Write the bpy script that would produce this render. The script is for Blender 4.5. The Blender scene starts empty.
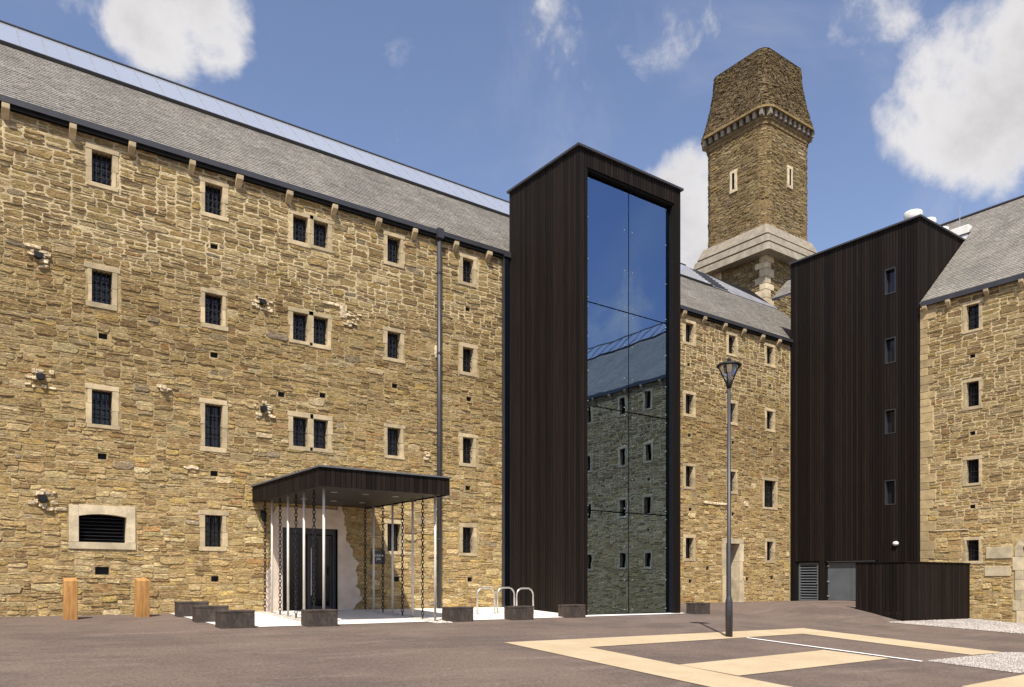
import bpy, bmesh, math, random
from mathutils import Vector, Matrix, Quaternion, noise
R = math.radians
scene = bpy.context.scene
COL = scene.collection

# ------------------------------------------------------------------ camera
FPX, CX, HY, CZ = 778.0, 512.0, 580.0, 0.9     # focal length in pixels, principal column, horizon row, camera height
CC, SS = 0.8056, 0.5925
cam_d = bpy.data.cameras.new('Camera')
cam_d.sensor_width = 36.0
cam_d.lens = 36.0 * FPX / 1024.0
cam_d.shift_y = (HY - 343.5) / 1024.0
cam_d.clip_start = 0.1
cam_d.clip_end = 3000
cam = bpy.data.objects.new('Camera', cam_d)
cam.location = (0, 0, CZ)
cam.rotation_euler = (R(90), 0, -math.atan2(SS, CC))
COL.objects.link(cam)
scene.camera = cam

# ------------------------------------------------------------------ view
scene.view_settings.view_transform = 'Standard'
scene.view_settings.look = 'None'
scene.view_settings.exposure = 0.45
scene.view_settings.gamma = 1.0

# ------------------------------------------------------------------ sun and sky
TRAVEL = Vector((0.85, 1.0, -2.0)).normalized()
sun_d = bpy.data.lights.new('Sun', 'SUN')
sun_d.energy = 5.0
sun_d.angle = R(0.53)
sun_d.color = (1.0, 0.94, 0.85)
sun = bpy.data.objects.new('Sun', sun_d)
sun.rotation_euler = TRAVEL.to_track_quat('-Z', 'Y').to_euler()
sun.location = (-20, -20, 50)
COL.objects.link(sun)

def ray(px, py):
    r = (px - CX) / FPX
    return Vector((SS + CC * r, CC - SS * r, (HY - py) / FPX))

world = bpy.data.worlds.new('World')
scene.world = world
world.use_nodes = True
wt = world.node_tree
wt.nodes.clear()
def wn(t, **kw):
    n = wt.nodes.new(t)
    for k, v in kw.items():
        setattr(n, k, v)
    return n
def wmath(op, a, b=None, c=None, clamp=False):
    n = wn('ShaderNodeMath', operation=op)
    n.use_clamp = clamp
    for i, v in enumerate((a, b, c)):
        if v is None: continue
        if isinstance(v, (int, float)): n.inputs[i].default_value = v
        else: wt.links.new(v, n.inputs[i])
    return n.outputs[0]
def wrange(v, a, b, c=0.0, d=1.0, smooth=True):
    n = wn('ShaderNodeMapRange')
    n.interpolation_type = 'SMOOTHSTEP' if smooth else 'LINEAR'
    wt.links.new(v, n.inputs[0])
    for i, x in zip((1, 2, 3, 4), (a, b, c, d)): n.inputs[i].default_value = x
    return n.outputs[0]
sky = wn('ShaderNodeTexSky', sky_type='NISHITA')
sky.sun_disc = False
sky.sun_elevation = math.asin(-TRAVEL.z)
sky.sun_rotation = math.atan2(-TRAVEL.x, -TRAVEL.y)
sky.altitude = 100
sky.air_density = 1.0
sky.dust_density = 1.2
sky.ozone_density = 1.8
tc = wn('ShaderNodeTexCoord')
def wnoise(scale, detail, rough, off, dist=0.0):
    m = wn('ShaderNodeMapping'); m.inputs['Location'].default_value = off
    wt.links.new(tc.outputs['Generated'], m.inputs['Vector'])
    n = wn('ShaderNodeTexNoise')
    n.inputs['Scale'].default_value = scale; n.inputs['Detail'].default_value = detail
    n.inputs['Roughness'].default_value = rough; n.inputs['Distortion'].default_value = dist
    wt.links.new(m.outputs[0], n.inputs['Vector'])
    return n.outputs['Fac']
fine = wnoise(11.0, 9, 0.62, (3.1, 1.7, 0.4), 0.25)
puff = wnoise(4.5, 5, 0.55, (0.3, 5.2, 2.2), 0.1)
cover = wnoise(2.1, 3, 0.5, (1.3, 6.2, 3.1))
blobs = [(165, 26, 50, 1.0), (208, 24, 46, 1.0), (136, 28, 32, .75), (178, 62, 26, .7), (962, 100, 78, 1.05), (1040, 75, 80, 1.1), (1045, 5, 45, .8), (955, 40, 34, .8),
         (905, 106, 36, .85), (1020, 120, 66, 1.0), (1120, 90, 100, 1.1), (690, 205, 50, 1.1), (702, 262, 70, 1.15), (640, 260, 60, 1.1),
         (652, 36, 44, .55), (705, 12, 34, .52), (878, 10, 52, .54), (836, 95, 22, .5), (560, 40, 50, .3), (850, 170, 50, .36)]
acc = None
for (px, py, rad, wgt) in blobs:
    d0 = ray(px, py).normalized()
    ang = rad / FPX * (ray(px, py).length ** -1.0) * 1.05
    dp = wn('ShaderNodeVectorMath', operation='DOT_PRODUCT')
    wt.links.new(tc.outputs['Generated'], dp.inputs[0]); dp.inputs[1].default_value = d0
    v = wrange(dp.outputs['Value'], math.cos(ang * 1.35), math.cos(ang * 0.25), 0.0, wgt)
    acc = v if acc is None else wmath('MAXIMUM', acc, v)
far_field = wmath('MULTIPLY', wrange(cover, 0.57, 0.70), 0.85)            # the same kind of broken cloud all over the sky
acc = wmath('MAXIMUM', acc, far_field)
nz = wmath('ADD', wmath('MULTIPLY', wmath('SUBTRACT', fine, 0.5), 2.1), wmath('MULTIPLY', wmath('SUBTRACT', puff, 0.5), 0.9))
dens = wmath('ADD', acc, nz)
mask = wrange(dens, 0.33, 0.98)
wisps = wmath('MULTIPLY', wrange(wnoise(3.2, 6, 0.6, (1.3, 8.2, 4.4), 0.6), 0.42, 0.75), 0.30)
mask = wmath('MAXIMUM', mask, wisps)
mask = wmath('MULTIPLY', mask, 0.93)
shade = wn('ShaderNodeMix', data_type='RGBA')
wt.links.new(wrange(wmath('ADD', dens, wmath('MULTIPLY', wmath('SUBTRACT', puff, .5), 2.0)), 0.7, 1.7), shade.inputs['Factor'])
shade.inputs[6].default_value = (5.3, 5.15, 5.1, 1)
shade.inputs[7].default_value = (3.95, 3.8, 3.75, 1)
mixc = wn('ShaderNodeMix', data_type='RGBA')
wt.links.new(mask, mixc.inputs['Factor'])
tint = wn('ShaderNodeMix', data_type='RGBA', blend_type='MULTIPLY'); tint.inputs[0].default_value = 1.0; tint.inputs[7].default_value = (1.14, 1.03, 1.05, 1)
wt.links.new(sky.outputs[0], tint.inputs[6]); wt.links.new(tint.outputs[2], mixc.inputs[6]); wt.links.new(shade.outputs[2], mixc.inputs[7])
bg = wn('ShaderNodeBackground'); bg.inputs['Strength'].default_value = 0.12
wt.links.new(mixc.outputs[2], bg.inputs['Color'])
wo = wn('ShaderNodeOutputWorld')
wt.links.new(bg.outputs[0], wo.inputs['Surface'])

# ------------------------------------------------------------------ dimensions (metres): X runs along the long wing, Y away from it
YW, XW = 21.8, 32.3            # face of the long wing, face of the right wing
EAVE = 12.15
PITCH = 0.9
def sst(v):
    v = max(0.0, min(1.0, v)); return v * v * (3 - 2 * v)
def ground_z(x, y):
    xc = max(-12.0, min(46.0, x)); yc = max(-14.0, min(YW, y))
    z = -0.005 * (xc - 8) - (0.03 + 0.001 * max(xc, 0)) * (YW - yc)
    z += 0.30 * sst((yc - 13.6) / 2.4) * sst((xc - 23) / 4) * sst((22.5 - yc) / 4)
    return z
def ground_pt(px, py):
    d = ray(px, py); t = 15.0
    for _ in range(60):
        z = ground_z(d.x * t, d.y * t) - CZ
        t += 0.5 * (z / d.z - t)
    return d.x * t, d.y * t
def wall_pt(px, py, y=YW):
    d = ray(px, py); t = y / d.y
    return d.x * t, CZ + d.z * t
def to_px(p):
    f = SS * p[0] + CC * p[1]
    if f < 0.5: return None
    r = CC * p[0] - SS * p[1]
    return CX + FPX * r / f, HY - FPX * (p[2] - CZ) / f

# ------------------------------------------------------------------ materials
MATS = {}
class NT:
    def __init__(s, name):
        s.m = bpy.data.materials.new(name); s.m.use_nodes = True
        s.t = s.m.node_tree; s.t.nodes.clear()
        s.b = s.t.nodes.new('ShaderNodeBsdfPrincipled')
        s.o = s.t.nodes.new('ShaderNodeOutputMaterial')
        s.t.links.new(s.b.outputs[0], s.o.inputs[0])
        s.c = s.t.nodes.new('ShaderNodeTexCoord').outputs['Object']
    def n(s, t, **kw):
        n = s.t.nodes.new(t)
        for k, v in kw.items(): setattr(n, k, v)
        return n
    def l(s, a, b): s.t.links.new(a, b)
    def put(s, sock, v):
        if isinstance(v, (int, float)): sock.default_value = v
        elif isinstance(v, tuple): sock.default_value = v if len(v) == 4 or sock.type == 'VECTOR' else (*v, 1)
        else: s.l(v, sock)
    def noise(s, scale, detail=5, rough=.6, stretch=None, dist=0.0, off=(0, 0, 0)):
        n = s.n('ShaderNodeTexNoise')
        m = s.n('ShaderNodeMapping'); s.l(s.c, m.inputs[0])
        m.inputs['Location'].default_value = off
        if stretch: m.inputs['Scale'].default_value = stretch
        s.l(m.outputs[0], n.inputs['Vector'])
        n.inputs['Scale'].default_value = scale; n.inputs['Detail'].default_value = detail
        n.inputs['Roughness'].default_value = rough; n.inputs['Distortion'].default_value = dist
        return n.outputs['Fac']
    def rng(s, v, a, b, c=0.0, d=1.0):
        n = s.n('ShaderNodeMapRange'); n.interpolation_type = 'SMOOTHSTEP'; s.l(v, n.inputs[0])
        for i, x in zip((1, 2, 3, 4), (a, b, c, d)): n.inputs[i].default_value = x
        return n.outputs[0]
    def mix(s, f, a, b, mode='MIX'):
        n = s.n('ShaderNodeMix', data_type='RGBA', blend_type=mode)
        s.put(n.inputs[0], f); s.put(n.inputs[6], a); s.put(n.inputs[7], b)
        return n.outputs[2]
    def math(s, op, a, b):
        n = s.n('ShaderNodeMath', operation=op); s.put(n.inputs[0], a); s.put(n.inputs[1], b); return n.outputs[0]
    def grey(s, v):
        n = s.n('ShaderNodeCombineColor'); [s.l(v, n.inputs[i]) for i in range(3)]; return n.outputs[0]
    def bump(s, h, strength=.5, dist=.01):
        n = s.n('ShaderNodeBump'); n.inputs['Strength'].default_value = strength; n.inputs['Distance'].default_value = dist
        s.l(h, n.inputs['Height']); s.l(n.outputs[0], s.b.inputs['Normal'])
    def done(s, col=None, rough=.8, spec=.3, metal=0.0):
        if col is not None: s.put(s.b.inputs['Base Color'], col)
        s.put(s.b.inputs['Roughness'], rough); s.put(s.b.inputs['Metallic'], metal)
        s.b.inputs['Specular IOR Level'].default_value = spec
        return s.m

def m_stone(name, stain=1.0):
    t = NT(name)
    a = t.n('ShaderNodeAttribute', attribute_name='Col').outputs['Color']
    n1 = t.rng(t.noise(7, 7, .7, (1, 1, 3.2), .4), .30, .70, .60, 1.28)
    n2 = t.rng(t.noise(17, 9, .82, (1, 1, 1.9), .3), .34, .66, .52, 1.42)
    c = t.mix(1.0, a, t.grey(t.math('MULTIPLY', n1, n2)), 'MULTIPLY')
    smear = t.rng(t.noise(3.4, 8, .72, (1, 1, 2.0), .5, (4, 2, 7)), .53, .66)
    c = t.mix(t.math('MULTIPLY', smear, .42), c, (.48, .375, .19))
    och = t.rng(t.noise(1.1, 5, .6, None, .2, (9, 1, 3)), .54, .72)
    c = t.mix(t.math('MULTIPLY', och, .30 * stain), c, (.40, .275, .10))
    h = t.math('ADD', t.noise(20, 8, .72, (1, 1, 2.4)), t.math('MULTIPLY', t.noise(110, 3, .6), .3))
    t.bump(h, 1.0, .035)
    return t.done(c, .95, .12)
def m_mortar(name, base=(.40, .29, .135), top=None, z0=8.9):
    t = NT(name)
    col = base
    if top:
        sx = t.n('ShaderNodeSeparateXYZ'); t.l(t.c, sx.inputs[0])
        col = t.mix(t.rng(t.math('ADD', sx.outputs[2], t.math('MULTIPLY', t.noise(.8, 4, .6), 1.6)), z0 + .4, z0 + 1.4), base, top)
    c = t.mix(1.0, col, t.grey(t.rng(t.noise(6, 6, .65), .3, .7, .72, 1.2)), 'MULTIPLY')
    c = t.mix(t.math('MULTIPLY', t.rng(t.noise(.5, 4, .6, None, 0, (3, 3, 3)), .45, .65), .3), c, tuple(v * .55 for v in base))
    c = t.mix(t.math('MULTIPLY', t.rng(t.noise(11, 6, .7, (1, 1, 2.4), .5, (1, 2, 3)), .56, .64), .65), c, tuple(v * .25 for v in base))  # dark flecks: shade of the joint crevices, and dirt, put into the colour
    t.bump(t.noise(28, 7, .72), 1.0, .035)
    return t.done(c, .96, .1)
def m_granite(name, base=(.51, .41, .25)):
    t = NT(name)
    o = t.n('ShaderNodeObjectInfo').outputs['Random']
    c = t.mix(t.rng(t.noise(3, 6, .65), .3, .72), tuple(v * .74 for v in base), tuple(min(v * 1.15, .8) for v in base))
    c = t.mix(1.0, c, t.grey(t.rng(o, 0, 1, .82, 1.12)), 'MULTIPLY')
    c = t.mix(t.math('MULTIPLY', t.rng(t.noise(70, 2, .5), .55, .7), .35), c, (.2, .17, .13))
    t.bump(t.noise(45, 6, .7), .5, .012)
    return t.done(c, .9, .2)
def m_board(name, a=(.0060, .0040, .0030), b=(.017, .0118, .0092)):
    t = NT(name)
    o = t.n('ShaderNodeObjectInfo').outputs['Random']
    g = t.rng(t.noise(26, 4, .6, (1, 1, .03)), .2, .85)
    c = t.mix(g, a, b)
    c = t.mix(1.0, c, t.grey(t.rng(o, 0, 1, .62, 1.42)), 'MULTIPLY')
    t.bump(t.noise(40, 4, .6, (1, 1, .05)), .35, .006)
    return t.done(c, t.rng(t.noise(6, 3, .5, (1, 1, .1)), .3, .7, .68, .82), .15)
def m_plain(name, col, rough=.5, spec=.4, metal=0.0, var=.15, scale=6, bump=0.0):
    t = NT(name)
    n = t.rng(t.noise(scale, 5, .6), .3, .7, 1 - var, 1 + var)
    c = t.mix(1.0, (*col, 1), t.grey(n), 'MULTIPLY')
    if bump: t.bump(t.noise(scale * 6, 4, .6), bump, .01)
    return t.done(c, rough, spec, metal)
MATS['stone'] = m_stone('stone')
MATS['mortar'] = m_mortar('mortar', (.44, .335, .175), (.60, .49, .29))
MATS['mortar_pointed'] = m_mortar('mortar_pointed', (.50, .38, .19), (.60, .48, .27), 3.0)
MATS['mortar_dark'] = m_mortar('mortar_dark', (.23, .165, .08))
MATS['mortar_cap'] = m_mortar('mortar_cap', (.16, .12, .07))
MATS['granite'] = m_granite('granite')
MATS['quoin'] = m_granite('quoin_stone', (.44, .335, .175))
MATS['granite_grey'] = m_granite('granite_grey', (.29, .255, .195))
MATS['granite_pale'] = m_granite('granite_pale', (.58, .485, .32))
MATS['render'] = m_plain('lime_render', (.60, .50, .41), .92, .15, 0, .12, 2.2, .25)
MATS['pale_mortar'] = m_plain('pale_mortar', (.56, .46, .30), .92, .1, 0, .5, 14, .8)
MATS['board'] = m_board('black_timber')
MATS['metal'] = m_plain('dark_grey_metal', (.045, .045, .05), .45, .5, .2, .12, 3)
MATS['grey'] = m_plain('grey_painted_steel', (.10, .11, .12), .5, .4, 0, .1, 2)
MATS['iron'] = m_plain('wrought_iron', (.012, .012, .014), .6, .4, .3, .3, 12)
MATS['steel'] = m_plain('brushed_steel', (.55, .53, .50), .32, .5, .75, .08, 5)
MATS['pale_post'] = m_plain('pale_powder_coat', (.60, .56, .50), .45, .4, 0, .06, 4)
MATS['black'] = m_plain('black_void', (.006, .006, .007), .8, .1)
MATS['white'] = m_plain('white_enamel', (.72, .70, .64), .45, .4, 0, .08, 4)
MATS['soffit'] = m_plain('dark_soffit', (.020, .016, .0135), .55, .4, 0, .2, 3)
MATS['core'] = m_plain('breather_black', (.010, .010, .010), .9, .1)
MATS['inner'] = m_plain('inner_grey', (.26, .27, .25), .8, .3, 0, .15, 1.5)
t = NT('window_glass'); MATS['glass'] = t.done((.012, .013, .017), .08, .5)
t = NT('lobby_glass'); MATS['lobby'] = t.done((.006, .007, .008), .08, .35)
t = NT('asphalt')
sp = t.rng(t.noise(160, 2, .6), .35, .65, .72, 1.28)
pt = t.rng(t.noise(.35, 7, .68), .38, .66)
c = t.mix(pt, (.152, .112, .090), (.106, .081, .068))
c = t.mix(t.math('MULTIPLY', t.rng(t.noise(1.2, 7, .72, (.35, 1.4, 1), .6), .48, .70), .65), c, (.20, .155, .125))
c = t.mix(t.math('MULTIPLY', t.rng(t.noise(5, 7, .75, None, .3, (5, 5, 5)), .58, .72), .35), c, (.08, .065, .06))
c = t.mix(1.0, c, t.grey(t.rng(t.noise(22, 6, .8), .32, .68, .62, 1.34)), 'MULTIPLY')
c = t.mix(1.0, c, t.grey(sp), 'MULTIPLY')
t.bump(t.noise(70, 5, .7), .7, .015)
MATS['asphalt'] = t.done(c, .9, .25)
def m_surface(name, a, b, speck=.18):
    t = NT(name)
    c = t.mix(t.rng(t.noise(.9, 6, .65), .3, .7), a, b)
    c = t.mix(t.math('MULTIPLY', t.rng(t.noise(6, 7, .7, None, .4, (2, 8, 1)), .56, .74), .35), c, tuple(v * .62 for v in a))
    c = t.mix(1.0, c, t.grey(t.rng(t.noise(150, 2, .6), .35, .65, 1 - speck, 1 + speck)), 'MULTIPLY')
    t.bump(t.noise(110, 3, .6), .35, .008)
    return t.done(c, .9, .2)
MATS['lead'] = m_plain('lead_sheet', (.20, .20, .21), .55, .4, 0, .2, 2)
MATS['buff'] = m_surface('buff_surfacing', (.41, .32, .20), (.47, .375, .245))
MATS['paving'] = m_surface('pale_concrete', (.66, .62, .55), (.74, .71, .64), .06)
MATS['line'] = m_surface('white_road_paint', (.70, .69, .66), (.78, .77, .74), .1)
MATS['gravel_bed'] = m_surface('gravel_bed', (.34, .29, .24), (.44, .38, .31), .3)
def m_attr(name, rough=.85, spec=.25, nscale=30, bump=.4, lo=.75, hi=1.22):
    t = NT(name)
    a = t.n('ShaderNodeAttribute', attribute_name='Col').outputs['Color']
    c = t.mix(1.0, a, t.grey(t.rng(t.noise(nscale, 5, .6), .3, .7, lo, hi)), 'MULTIPLY')
    c = t.mix(1.0, c, t.grey(t.rng(t.noise(.6, 4, .6), .3, .7, .85, 1.12)), 'MULTIPLY')
    t.bump(t.noise(nscale * 2, 4, .6), bump, .006)
    return t.done(c, rough, spec)
MATS['slate'] = m_attr('slate', .7, .35, 12, .3)
MATS['gravel'] = m_attr('gravel', .9, .2, 60, .4)
def m_wood(name, a, b, grain=(1, 1, .12)):
    t = NT(name)
    c = t.mix(t.rng(t.noise(14, 6, .7, grain, .6), .3, .7), a, b)
    c = t.mix(t.math('MULTIPLY', t.rng(t.noise(3, 4, .6, grain, .3, (3, 1, 2)), .5, .7), .5), c, tuple(v * .55 for v in a))
    t.bump(t.noise(30, 5, .7, grain), .5, .008)
    return t.done(c, .75, .25)
MATS['oak'] = m_wood('orange_oak', (.31, .145, .042), (.50, .275, .095))
MATS['bench'] = m_wood('dark_weathered_block', (.042, .032, .026), (.090, .071, .059), (1, 1, .5))
# coated curtain-wall glass: part mirror, part dark tinted see-through
t = NT('coated_glass')
gl = t.n('ShaderNodeBsdfGlossy'); gl.inputs['Roughness'].default_value = 0.012; gl.inputs['Color'].default_value = (.40, .58, .88, 1)
wv = t.n('ShaderNodeBump'); wv.inputs['Strength'].default_value = .12; wv.inputs['Distance'].default_value = .02
t.l(t.noise(.9, 2, .4), wv.inputs['Height']); t.l(wv.outputs[0], gl.inputs['Normal'])
tr = t.n('ShaderNodeBsdfTransparent'); tr.inputs['Color'].default_value = (.74, .80, .76, 1)
mx = t.n('ShaderNodeMixShader')
lw = t.n('ShaderNodeFresnel'); lw.inputs['IOR'].default_value = 2.6
t.put(mx.inputs[0], t.math('ADD', lw.outputs[0], .26)); t.l(tr.outputs[0], mx.inputs[1]); t.l(gl.outputs[0], mx.inputs[2]); t.l(mx.outputs[0], t.o.inputs[0])
MATS['coated'] = t.m
t = NT('skylight_glass')
gl = t.n('ShaderNodeBsdfGlossy'); gl.inputs['Roughness'].default_value = 0.05; gl.inputs['Color'].default_value = (.86, .92, 1.0, 1)
df = t.n('ShaderNodeBsdfDiffuse'); df.inputs['Color'].default_value = (.36, .385, .43, 1)  # pale diffuse colour paints in the reflection of bright cloud on the panes
mx = t.n('ShaderNodeMixShader'); mx.inputs[0].default_value = .5
t.l(df.outputs[0], mx.inputs[1]); t.l(gl.outputs[0], mx.inputs[2]); t.l(mx.outputs[0], t.o.inputs[0])
MATS['skylight'] = t.m
t = NT('lantern_glass'); t.b.inputs['Transmission Weight'].default_value = .9
MATS['lantern'] = t.done((.8, .8, .78), .1, .5)

# ------------------------------------------------------------------ mesh helpers
class MB:
    def __init__(s): s.v = []; s.f = []; s.c = []; s.col = None
    def add(s, vs, fs, col=None):
        o = len(s.v); s.v += [tuple(v) for v in vs]; s.f += [tuple(i + o for i in f) for f in fs]
        s.c += [col or s.col or (1, 1, 1)] * len(vs); return s
    def hexa(s, p, col=None):
        return s.add(p, [(0, 3, 2, 1), (4, 5, 6, 7), (0, 1, 5, 4), (1, 2, 6, 5), (2, 3, 7, 6), (3, 0, 4, 7)], col)
    def box(s, x0, x1, y0, y1, z0, z1, col=None):
        return s.hexa([(x0, y0, z0), (x1, y0, z0), (x1, y1, z0), (x0, y1, z0), (x0, y0, z1), (x1, y0, z1), (x1, y1, z1), (x0, y1, z1)], col)
    def tube(s, pts, r, n=8, cap=True, radii=None, col=None):
        pts = [Vector(p) for p in pts]; rings = []
        ref = None; vs = []; fs = []
        for i, p in enumerate(pts):
            d = (pts[min(i + 1, len(pts) - 1)] - pts[max(i - 1, 0)]).normalized()
            if ref is None: ref = Vector((0, 0, 1)) if abs(d.z) < .9 else Vector((1, 0, 0))
            a = d.cross(ref).normalized(); b = a.cross(d).normalized(); ref = b
            rr = radii[i] if radii else r
            vs += [p + a * math.cos(2 * math.pi * k / n) * rr + b * math.sin(2 * math.pi * k / n) * rr for k in range(n)]
        for i in range(len(pts) - 1):
            for k in range(n):
                fs.append((i * n + k, i * n + (k + 1) % n, (i + 1) * n + (k + 1) % n, (i + 1) * n + k))
        if cap:
            fs.append(tuple(range(n - 1, -1, -1))); fs.append(tuple(range((len(pts) - 1) * n, len(pts) * n)))
        return s.add(vs, fs, col)
    def lathe(s, prof, n=16, at=(0, 0, 0), col=None):
        vs = []; fs = []
        for (r, z) in prof: vs += [(at[0] + r * math.cos(2 * math.pi * k / n), at[1] + r * math.sin(2 * math.pi * k / n), at[2] + z) for k in range(n)]
        for i in range(len(prof) - 1):
            for k in range(n): fs.append((i * n + k, i * n + (k + 1) % n, (i + 1) * n + (k + 1) % n, (i + 1) * n + k))
        fs.append(tuple(range(n - 1, -1, -1))); fs.append(tuple(range((len(prof) - 1) * n, len(prof) * n)))
        return s.add(vs, fs, col)
    def mesh(s, name, mat, smooth=False):
        me = bpy.data.meshes.new(name); me.from_pydata(s.v, [], s.f); me.update()
        at = me.attributes.new('Col', 'FLOAT_COLOR', 'POINT')
        buf = []
        for c in s.c: buf += [c[0], c[1], c[2], 1.0]
        at.data.foreach_set('color', buf)
        if smooth: me.polygons.foreach_set('use_smooth', [True] * len(me.polygons))
        me.materials.append(MATS[mat] if isinstance(mat, str) else mat)
        return me
    def build(s, name, mat, parent=None, smooth=False, bevel=0.0):
        me = s.mesh(name, mat, smooth)
        if bevel:
            bm = bmesh.new(); bm.from_mesh(me)
            bmesh.ops.bevel(bm, geom=bm.edges[:], offset=bevel, segments=2, affect='EDGES', profile=.6)
            bm.to_mesh(me); bm.free()
        return link(bpy.data.objects.new(name, me), parent)
def link(o, parent=None):
    COL.objects.link(o)
    if parent is not None:
        o.parent = parent
        if parent.type == 'EMPTY' and not parent.get('_local'):
            o.matrix_parent_inverse = Matrix.Translation(-parent.location)
    return o
def tag(o, label, cat, group=None):
    o['label'] = label; o['category'] = cat
    if group: o['group'] = group
    return o
def thing(name, loc, label, cat, group=None, local=False, rz=0):
    o = bpy.data.objects.new(name, None); o.empty_display_size = .2
    o.location = loc; o.rotation_euler = (0, 0, rz)
    COL.objects.link(o)
    if local: o['_local'] = 1
    return tag(o, label, cat, group)
def copy_thing(src, loc, rz=0, label=None):
    r = src.copy(); COL.objects.link(r); r.location = loc; r.rotation_euler = (0, 0, rz)
    if label: r['label'] = label
    for ch in list(src.children):
        c = ch.copy(); COL.objects.link(c); c.parent = r
        for g in list(ch.children):
            d = g.copy(); COL.objects.link(d); d.parent = c
    return r
def structure(o): o['kind'] = 'structure'; return o
def stuff(o): o['kind'] = 'stuff'; return o

# ------------------------------------------------------------------ ground
def axis(segs):
    out = []
    for a, b, st in segs:
        n = max(1, round((b - a) / st)); out += [a + (b - a) * i / n for i in range(n)]
    return out + [segs[-1][1]]
gx = axis([(-500, -40, 60), (-40, -12, 4), (-12, 20, .5), (20, 34, .25), (34, 46, 2), (46, 500, 60)])
gy = axis([(-500, -20, 60), (-20, 10, .5), (10, 22, .25), (22, 30, 2), (30, 500, 60)])
g = MB(); nx = len(gx)
g.add([(x, y, ground_z(x, y)) for y in gy for x in gx],
      [(j * nx + i, j * nx + i + 1, (j + 1) * nx + i + 1, (j + 1) * nx + i) for j in range(len(gy) - 1) for i in range(nx - 1)])
structure(g.build('ground', 'asphalt', None, True))
def sheet(mb, quad, off, nu=24, nv=8):
    """quad of ground positions (x, y), laid on the ground as a fine sheet"""
    a, b, c, d = [Vector(p) for p in quad]; vs = []
    for j in range(nv + 1):
        for i in range(nu + 1):
            u, v = i / nu, j / nv
            p = a * (1 - u) * (1 - v) + b * u * (1 - v) + c * u * v + d * (1 - u) * v
            vs.append((p.x, p.y, ground_z(p.x, p.y) + off))
    mb.add(vs, [(j * (nu + 1) + i, j * (nu + 1) + i + 1, (j + 1) * (nu + 1) + i + 1, (j + 1) * (nu + 1) + i) for j in range(nv) for i in range(nu)])
G = ground_pt
pv = MB()
sheet(pv, [G(228, 628.3), G(686, 613.6), (21.6, YW + .1), (4.85, YW + .1)], .012, 60, 20)
structure(pv.build('entrance_paving', 'paving', None, True))
buff = MB()
# outer frame of the bay: left band, far band, right band, middle band, near corner band
sheet(buff, [G(504, 642.8), G(589, 647.6), G(803, 634), G(803, 628.4)], .010, 40, 6)
sheet(buff, [G(803, 628.4), G(803, 634), G(972, 655.3), G(1004, 652.8)], .010, 30, 6)
sheet(buff, [G(504, 642.8), G(708, 687), G(785, 686.2), G(589, 647.6)], .010, 30, 8)
sheet(buff, [G(708, 687), G(1010, 752), G(1080, 740), G(785, 686.2)], .010, 20, 8)
sheet(buff, [G(679, 665.2), G(738, 676.3), G(890, 658.8), G(824, 650.4)], .010, 24, 8)
sheet(buff, [G(961, 687), G(1010, 700), G(1130, 672), G(1060, 668)], .010, 12, 6)
structure(buff.build('buff_bay_marking', 'buff', None, True))
ln = MB(); sheet(ln, [G(746, 638.4), G(747.5, 637.95), G(923, 661.7), G(921, 662.3)], .016, 30, 1)
structure(ln.build('white_road_line', 'line', None, True))
def gravel(name, quads, n, seed, size=(.012, .03), bed=.008, pal=None):
    rg = random.Random(seed); mb = MB()
    pal = pal or [(.40, .37, .34), (.32, .28, .25), (.52, .49, .45), (.24, .215, .20), (.40, .345, .29)]
    areas = []
    for q in quads:
        a, b, c, d = [Vector(p) for p in q]; areas.append(((b - a).length + (c - d).length) * ((d - a).length + (c - b).length))
    tot = sum(areas)
    for q, ar in zip(quads, areas):
        a, b, c, d = [Vector(p) for p in q]
        for _ in range(int(n * ar / tot)):
            u, v = rg.random(), rg.random()
            p = a * (1 - u) * (1 - v) + b * u * (1 - v) + c * u * v + d * (1 - u) * v
            s_ = rg.uniform(*size); z = ground_z(p.x, p.y) + bed; th = rg.random() * 6.28
            k = rg.choice(pal); f = rg.uniform(.75, 1.25); k = tuple(min(.8, x * f) for x in k)
            vs = [(p.x + math.cos(th + i * 1.5708) * s_ * rg.uniform(.7, 1.2), p.y + math.sin(th + i * 1.5708) * s_ * rg.uniform(.7, 1.2), z - .004) for i in range(4)]
            vs += [(p.x + math.cos(th + .4 + i * 2.094) * s_ * .6, p.y + math.sin(th + .4 + i * 2.094) * s_ * .6, z + s_ * rg.uniform(.5, .9)) for i in range(3)]
            mb.add(vs, [(4, 5, 6), (0, 1, 4), (1, 5, 4), (1, 2, 5), (2, 6, 5), (2, 3, 6), (3, 4, 6), (3, 0, 4)], k)
    o = mb.build(name, 'gravel'); stuff(o); return o
q1 = [G(928, 661.4), G(1019, 673.6), G(1120, 655), G(1006, 653)]
q2 = [G(887, 622.4), G(1030, 634.8), (XW, 10.2), (XW - .05, 13.75)]
gb = MB(); sheet(gb, q1, .010, 24, 10); structure(gb.build('gravel_bed', 'gravel_bed', None, True))
gb = MB(); sheet(gb, q2, .012, 40, 20); structure(gb.build('gravel_bed', 'gravel_bed', None, True))
o = gravel('gravel', [q1], 15000, 5, (.008, .02), bed=.012); tag(o, 'grey and white gravel patch in the marked bay', 'gravel')
o = gravel('gravel', [q2], 18000, 6, (.012, .026), bed=.014); tag(o, 'pale gravel margin along the right-hand stone wall', 'gravel')

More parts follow.
